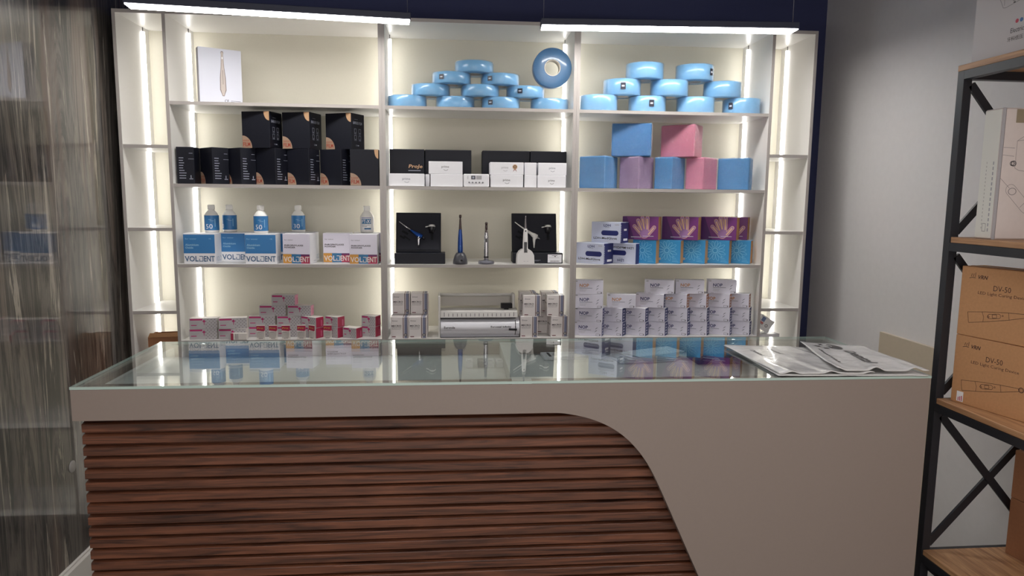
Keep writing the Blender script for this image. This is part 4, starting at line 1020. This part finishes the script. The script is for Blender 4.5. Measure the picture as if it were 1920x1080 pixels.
# grey pharmacy cartons
gside = mat('navy_side_card', (54, 64, 116), .45); oside = mat('copper_side_card', (176, 124, 96), .45); corange = mat('copper_print', (196, 136, 84), .45)
def nop_kind(w, d, h, side, col):
    mb, F, R, L, Tp = carton(w, d, h, card_grey, {'+x': side, '+z': card_white}, .001)
    F.text('NOP', w*.17, h*.50, w*.50, h*.74, col, 1, True); F.rect(w*.17, h*.42, w*.62, h*.45, wprint)
    for i in range(3): F.rect(w*.17, h*(.34-.07*i), w*(.44-.03*i), h*(.355-.07*i), card_edge)
    F.rect(.003, h*.88, w*.10, h*.95, card_edge); F.rect(w*.10, .004, w*.2, .0055, card_edge)
    for k in (0, 1): F.poly([(w*(.74+.02*k), h*(.28+.2*k)), (w*(.82+.02*k), h*(.40+.2*k)), (w*(.84+.02*k), h*(.46+.2*k)), (w*(.78+.02*k), h*(.40+.2*k))], wprint)
    F.path([(w*.80, .004), (w*.93, .004), (w*.93, h*.17), (w*.80, h*.17), (w*.80, .004)], .0012, mdark); F.rect(w*.93, .004, w*.95, h*.17, mdark)
    for i in range(4): R.rect(d*.3, h*(.14+.2*i), d*.62, h*(.24+.2*i), card_grey)
    return Kind(tag(mb.build('medical_carton'), '', 'box'), w)
W_, D_, H_ = .153, .057, .0765
kn1 = nop_kind(W_, D_, H_, gside, navyp); kn2 = nop_kind(W_, D_, H_, oside, corange)
gno = 'grey cartons stacked on the bottom right shelf'; hs = H_+.0006
def no(k, px, y, lv, th, lab): return k.corner('R', world_x(px, y, zD+lv*hs+.03), y, zD+lv*hs, th, lab, gno)
rights = [310, 515, 745, 940, 1165, 1360, 1590, 1785]
for lv, nm in ((0, 'bottom row'), (1, 'second row')):
    for i, r_ in enumerate(rights):
        px = 1070+(r_+(8 if lv else 0)*(i == 0))/5.333
        no(kn1, px, .014+(.003 if i % 2 else 0), lv, 34 if i else 22, 'grey carton with navy lettering, %s in the %s' % (ORD[i], nm))
no(kn1, 1070+325/5.333, .016, 2, 10, 'grey carton with navy lettering at the left end of the third row')
no(kn2, 1070+650/5.333, .018, 2, 10, 'grey carton with copper lettering, second from left in the third row')
no(kn1, 1070+930/5.333, .016, 2, 26, 'grey carton with navy lettering, third from left in the third row')
for i, r_ in enumerate((1160, 1355, 1588, 1782)):
    no(kn2, 1070+r_/5.333, .016, 2, 33, 'grey carton with copper lettering, %s in the third row' % ORD[i+3])
no(kn2, 1070+325/5.333, .018, 3, 8, 'grey carton with copper lettering alone on the left pile, top row')
no(kn1, 1070+1033/5.333, .020, 3, 10, 'grey carton with navy lettering, left of three together in the top row')
no(kn2, 1070+1335/5.333, .022, 3, 10, 'grey carton with copper lettering, middle of three together in the top row')
no(kn1, 1070+1660/5.333, .022, 3, 11, 'grey carton with navy lettering, right of three together in the top row')

# open kraft carton in the left column, tilted white pack in the right column
z0 = .7006
def open_carton(x, y, z, w, d, h, rz, lab):
    root = empty('kraft_carton', (x, y, z), math.radians(rz)); tag(root, lab, 'carton'); t = .004
    b = MB(); b.box(-w/2, w/2, 0, t, 0, h, kraft_dark); b.box(-w/2, w/2, d-t, d, 0, h, kraft_dark); b.box(-w/2, -w/2+t, t, d-t, 0, h, kraft_dark); b.box(w/2-t, w/2, t, d-t, 0, h, kraft_dark); b.box(-w/2, w/2, 0, d, 0, t, kraft_dark); b.build('carton_body', root)
    f = MB(); f.add([(-w/2, 0, h), (w/2, 0, h), (w/2, .045, h+.015), (-w/2, .045, h+.015), (-w/2, 0, h-.003), (w/2, 0, h-.003), (w/2, .046, h+.012), (-w/2, .046, h+.012)], [(0, 1, 2, 3), (7, 6, 5, 4), (0, 4, 5, 1), (1, 5, 6, 2), (2, 6, 7, 3), (3, 7, 4, 0)], kraft); f.build('flap', root)
open_carton(-1.634, .05, z0, .15, .16, .318, 10, 'opened brown cardboard carton low in the left side column')
def packf(F, R, L, Tp, w, d, h):
    F.rect(.008, h*.55, .03, h*.9, mat('pack_blue', (110, 130, 170), .5)); F.rect(.008, h*.35, .03, h*.5, mat('pack_red', (190, 110, 110), .5)); F.ring(w*.62, h*.4, .006, .009, mdark); F.rect(.004, h*.3, .03, h*.33, mdark, 2)
hz = z0
simple('white_carton', .13, .09, .30, card_white, (1.648, .10, hz), 5, 'plain white carton low in the right side column', 'carton')
# pack leaning on it, tilted
mb, F, R, L, Tp = carton(.085, .045, .075, card_bright, None, .002); packf(F, R, L, Tp, .085, .045, .075)
o = mb.build('white_pack', loc=(1.612, .12, hz+.3015+.0275)); o.rotation_euler = (0, math.radians(32), 0)
o.location.z = hz+.3012+.0425*math.sin(math.radians(32))
tag(o, 'small white pack tipped at an angle on the carton in the right column', 'pack')

# ================================================================== RACK at the right
def rack():
    X0, X1, Y1, Y0 = 1.515, 1.985, -1.42, -2.46; p = .030
    root = empty('storage_rack', ((X0+X1)/2, (Y0+Y1)/2, 0)); o = root.location.copy(); tag(root, 'black metal storage rack with oak boards standing at the right wall', 'rack')
    def ad(mb, n, bev=0): return mb.build(n, root, (-o.x, -o.y, 0))
    ztop = 2.178
    for x in (X0, X1-p):
        for y in (Y1-p, Y0): ad(MB().box(x, x+p, y, y+p, 0, ztop, black_metal, None, .001), 'post')
    lev = [2.178, 1.617, 1.061, .507, .09]
    for i, z in enumerate(lev):
        r = .028
        ad(MB().box(X0, X0+p*.9, Y0+p, Y1-p, z-r, z-.0005, black_metal), 'side_rail'); ad(MB().box(X1-p*.9, X1, Y0+p, Y1-p, z-r, z-.0005, black_metal), 'side_rail')
        up = .012 if 0 < i < 4 else 0
        ad(MB().box(X0+p, X1-p, Y1-p+.002, Y1-.002, z-r+up, z-.0005+up, black_metal), 'end_rail'); ad(MB().box(X0+p, X1-p, Y0+.002, Y0+p-.002, z-r, z-.0005, black_metal), 'end_rail')
        if i == 0: ad(MB().box(X0-.001, X1, Y0, Y1, z, z+.019, oak_board, None, .001), 'board')
        else: ad(MB().box(X0+.003, X1-.003, Y0+p+.001, Y1-p-.001, z, z+.019, oak_board, None, .001), 'board')
    def brace(y, za, zb):
        for k, (a, b) in enumerate(((za, zb), (zb, za))):
            m = MB(); dx = X1-X0-2*p; d = Vector((dx, 0, b-a)).normalized(); n = Vector((-d.z, 0, d.x))*.013
            P = Vector((X0+p, 0, a)); Q = Vector((X1-p, 0, b)); yy = y + (-.010 if k else .0)
            m.add([(P-n)+Vector((0, yy, 0)), (Q-n)+Vector((0, yy, 0)), (Q+n)+Vector((0, yy, 0)), (P+n)+Vector((0, yy, 0)), (P-n)+Vector((0, yy+.009, 0)), (Q-n)+Vector((0, yy+.009, 0)), (Q+n)+Vector((0, yy+.009, 0)), (P+n)+Vector((0, yy+.009, 0))],
                  [(0, 1, 2, 3), (7, 6, 5, 4), (0, 4, 5, 1), (1, 5, 6, 2), (2, 6, 7, 3), (3, 7, 4, 0)], black_metal); ad(m, 'brace')
    for a, b in zip(lev, lev[1:]):
        brace(Y1-.020, b+.035, a-.045); brace(Y0+.015, b+.035, a-.045)
rack()
brown = mat('brown_print', (74, 50, 42), .7)
def face_left(loc, rz): return loc, rz
def pen_art(F, a, b, S, ang, m):
    ca, sa = math.cos(ang), math.sin(ang); T_ = lambda p: (a+S*(p[0]*ca-p[1]*sa), b+S*(p[0]*sa+p[1]*ca)); wd = .0013
    body = [(0, -.085), (.30, -.078), (.66, -.055), (.94, -.022), (.94, .022), (.66, .055), (.30, .078), (0, .085), (0, -.085)]
    F.path([T_(p) for p in body], wd, m); F.path([T_((.24, -.08)), T_((.26, 0)), T_((.24, .08))], wd, m); F.path([T_((.66, -.055)), T_((.66, .055))], wd, m)
    c = T_((.98, 0)); F.ring(c[0], c[1], S*.030, S*.042, m, 1, 16); F.ring(c[0], c[1], S*.018, S*.022, m, 1, 12)
    q = capsule(T_((.36, .005)), T_((.50, .005)), S*.035); F.path(q+[q[0]], wd, m); F.path([T_(p) for p in ((.40, -.02), (.47, -.02), (.47, .03), (.40, .03), (.40, -.02))], wd, m); c = T_((.335, 0)); F.ring(c[0], c[1], S*.010, S*.018, m, 1, 10); c = T_((.565, .01)); F.ring(c[0], c[1], S*.008, S*.014, m, 1, 10)
def vrn(w, d, h, lab, loc, rz, sticker):
    root = empty('kraft_carton', loc, math.radians(rz)); tag(root, lab, 'carton', 'printed brown cartons on the rack')
    mb, F, R, L, Tp = carton(w, d, h, kraft, None, .0015)
    a = w*.10
    for k in range(3): F.line((.034+.007*k, h*.86), (.037+.006*k, h*.905+.004*(k == 2)), .0016, brown)
    F.path([(.028, h*.835), (.038, h*.85), (.050, h*.845)], .0018, brown)
    F.text('VRN', .055, h*.835, .088, h*.89, brown, 1, True, shear=.25); F.text('DV-50', .112, h*.69, .168, h*.765, brown, 1); F.text('LED Light Curing Device', .062, h*.61, .222, h*.665, brown, 1)
    pen_art(F, .036, h*.27, .205, math.radians(10), brown)
    mb.build('carton_body', root)
    tp = MB(); tp.box(-w/2, w/2, d*.4, d*.55, h, h+.0006, mat('tape_clear_brown', (150, 112, 76), .25)); tp.build('tape', root)
    if sticker:
        st = MB(); f2 = Face(st, (-w/2, -.0004, 0), (1, 0, 0), (0, 0, 1)); f2.rect(.022, .006, .046, .040, card_bright)
        for i in range(3): f2.rect(.027+i*.006, .008, .030+i*.006, .020+.003*i, mat('sticker_red', (190, 60, 80), .5), 2)
        st.build('sticker', root)
    return root
B2, B3, B4 = 1.617+.0195, 1.061+.0195, .507+.0195
# front faces look to the left and slightly towards the camera
vw, vd, vh = .40, .26, .230
for i, lb in enumerate(('brown printed carton with a white sticker, lower one on the rack board', 'brown printed carton on top of the stickered one')):
    p = Vector((1.548, -1.478)); a = -90+13+1.5*i; ca, sa = math.cos(math.radians(a)), math.sin(math.radians(a))
    loc = (p.x+vw/2*ca, p.y+vw/2*sa, B3+i*(vh+.0015)); vrn(vw, .10, vh, lb, loc, a, i == 0)
# white carton standing on the board above
root = empty('appliance_carton'); tag(root, 'large white carton with a line drawing of a curing pen, on the middle rack board', 'carton')
w, d, h = .30, .075, .405
cw = mat('carton_offwhite', (214, 204, 200), .6, noise=.015); lnf = mat('faint_line', (176, 172, 166), .6); csp = mat('carton_spine', (232, 230, 222), .6)
mb, F, R, L, Tp = carton(w, d, h, cw, {'-x': csp}, .004)
F.rect(0, 0, .010, h, card_edge); F.line((.0105, .002), (.0105, h-.002), .001, mdark, 2)
ln = mat('line_drawing', (110, 106, 108), .6)
F.path([(.012, .285), (.05, .283)], .001, ln); F.path([(.012, .262), (.05, .258)], .001, ln); F.path([(.056, .305), (.056, .222), (.07, .215), (.16, .205), (.16, .32), (.056, .305)], .001, ln); F.path([(.056, .305), (.075, .318), (.16, .335)], .001, ln)
F.ring(.046, .236, .005, .008, ln); F.ring(.051, .236, .006, .009, ln)
F.path([(.012, .19), (.045, .160)], .001, ln)
q = capsule((.050, .155), (.105, .10), .017); F.path(q+[q[0]], .001, ln); F.ring(.055, .150, .012, .014, ln, sy=.8); F.path([(.085, .10), (.11, .125)], .001, ln); F.path([(.11, .09), (.17, .02)], .001, ln); F.path([(.13, .115), (.19, .045)], .001, ln)
for i in range(18): L.rect(d*.37, h*.08+i*.012, d*.40, h*.08+i*.012+.006, lnf)
for i in range(14): L.rect(d*.72, h*.06+i*.016, d*.78, h*.06+i*.016+.010, card_edge)
L.path([(d*.44, h*.06), (d*.62, h*.06), (d*.62, h*.12), (d*.44, h*.12), (d*.44, h*.06)], .0012, ln)
F.rect(.045, h-.045, .16, h-.004, mat('tape_tan', (150, 138, 116), .3), 2)
mb.build('carton_body', root); p = on_level(1858, 449, B2); root.location = (p.x+w/2+.0, p.y, B2); root.rotation_euler.z = math.radians(0)
# box on the top board
root = empty('appliance_carton'); tag(root, 'tall white carton with a machine drawing and two dots on the top board', 'carton')
w, d, h = .42, .28, .34; mb, F, R, L, Tp = carton(w, d, h, mat('carton_lilac', (206, 200, 200), .55), None, .002)
P_ = lambda a, b: (a, b)
F.path([(.085, .30), (.085, .212), (.118, .150), (.128, .148), (.30, .178), (.30, .27), (.118, .226), (.085, .25)], .0012, ln); F.path([(.118, .226), (.122, .156)], .0012, ln); F.path([(.118, .232), (.30, .276)], .0012, ln); F.path([(.085, .262), (.118, .232)], .0012, ln)
F.path([(.178, .198), (.206, .204), (.206, .232), (.178, .226), (.178, .198)], .0012, ln)
for i in range(4):
    for j in range(2): F.disc(.158+.011*j, .190+.010*i+.002*j, .0022, ln, 1, 8)
for i in range(4): F.ring(.160+.022*i, .168+.004*i, .006, .0075, ln, 1, 12); F.rect(.157+.022*i, .155+.004*i, .165+.022*i, .158+.004*i, ink)
for i, c in enumerate(((190, 40, 70), (60, 110, 170), (90, 150, 90))): F.disc(.178+.0165*i, .098, .0062, mat('dot_%d' % i, c, .5), 1, 18)
F.text('Electric', .156, .066, .206, .080, ink, 1); F.text('\u7259\u79d1\u4f4e\u538b', .146, .042, .206, .055, ink, 1)
mb.build('carton_body', root); a = -90; root.location = (1.548, -1.432-w/2, 2.178+.0195); root.rotation_euler.z = math.radians(a)
# lower cartons
def plain(w, d, h, m, loc, rz, lab):
    root = empty('kraft_carton', loc, math.radians(rz)); tag(root, lab, 'carton', 'plain brown cartons low on the rack')
    mb, F, R, L, Tp = carton(w, d, h, m, None, .0015); F.rect(w*.78, h*.05, w*.8, h*.3, brown); R.rect(.03, .05, .032, h-.05, brown)
    mb.build('carton_body', root); t = MB(); t.box(-w/2+.001, w/2-.001, d*.42, d*.55, h, h+.0005, mat('tape_clear_brown', (150, 112, 76), .25)); t.build('tape', root)
p = on_level(1884, 1036, B4)
for w_, d_, h_, z_, a_, lb in ((.30, .16, .205, 0, -82, 'plain brown carton, lower one of two on the low rack board'), (.30, .155, .17, .2065, -80, 'plain brown carton, upper one of two on the low rack board')):
    ca, sa = math.cos(math.radians(a_)), math.sin(math.radians(a_)); plain(w_, d_, h_, kraft_dark, (p.x+w_/2*ca, p.y+w_/2*sa, B4+z_), a_, lb)
plain(.50, .30, .33, kraft_dark, (1.56, -1.75, .09+.0195), -90, 'plain brown carton at the very bottom of the rack')
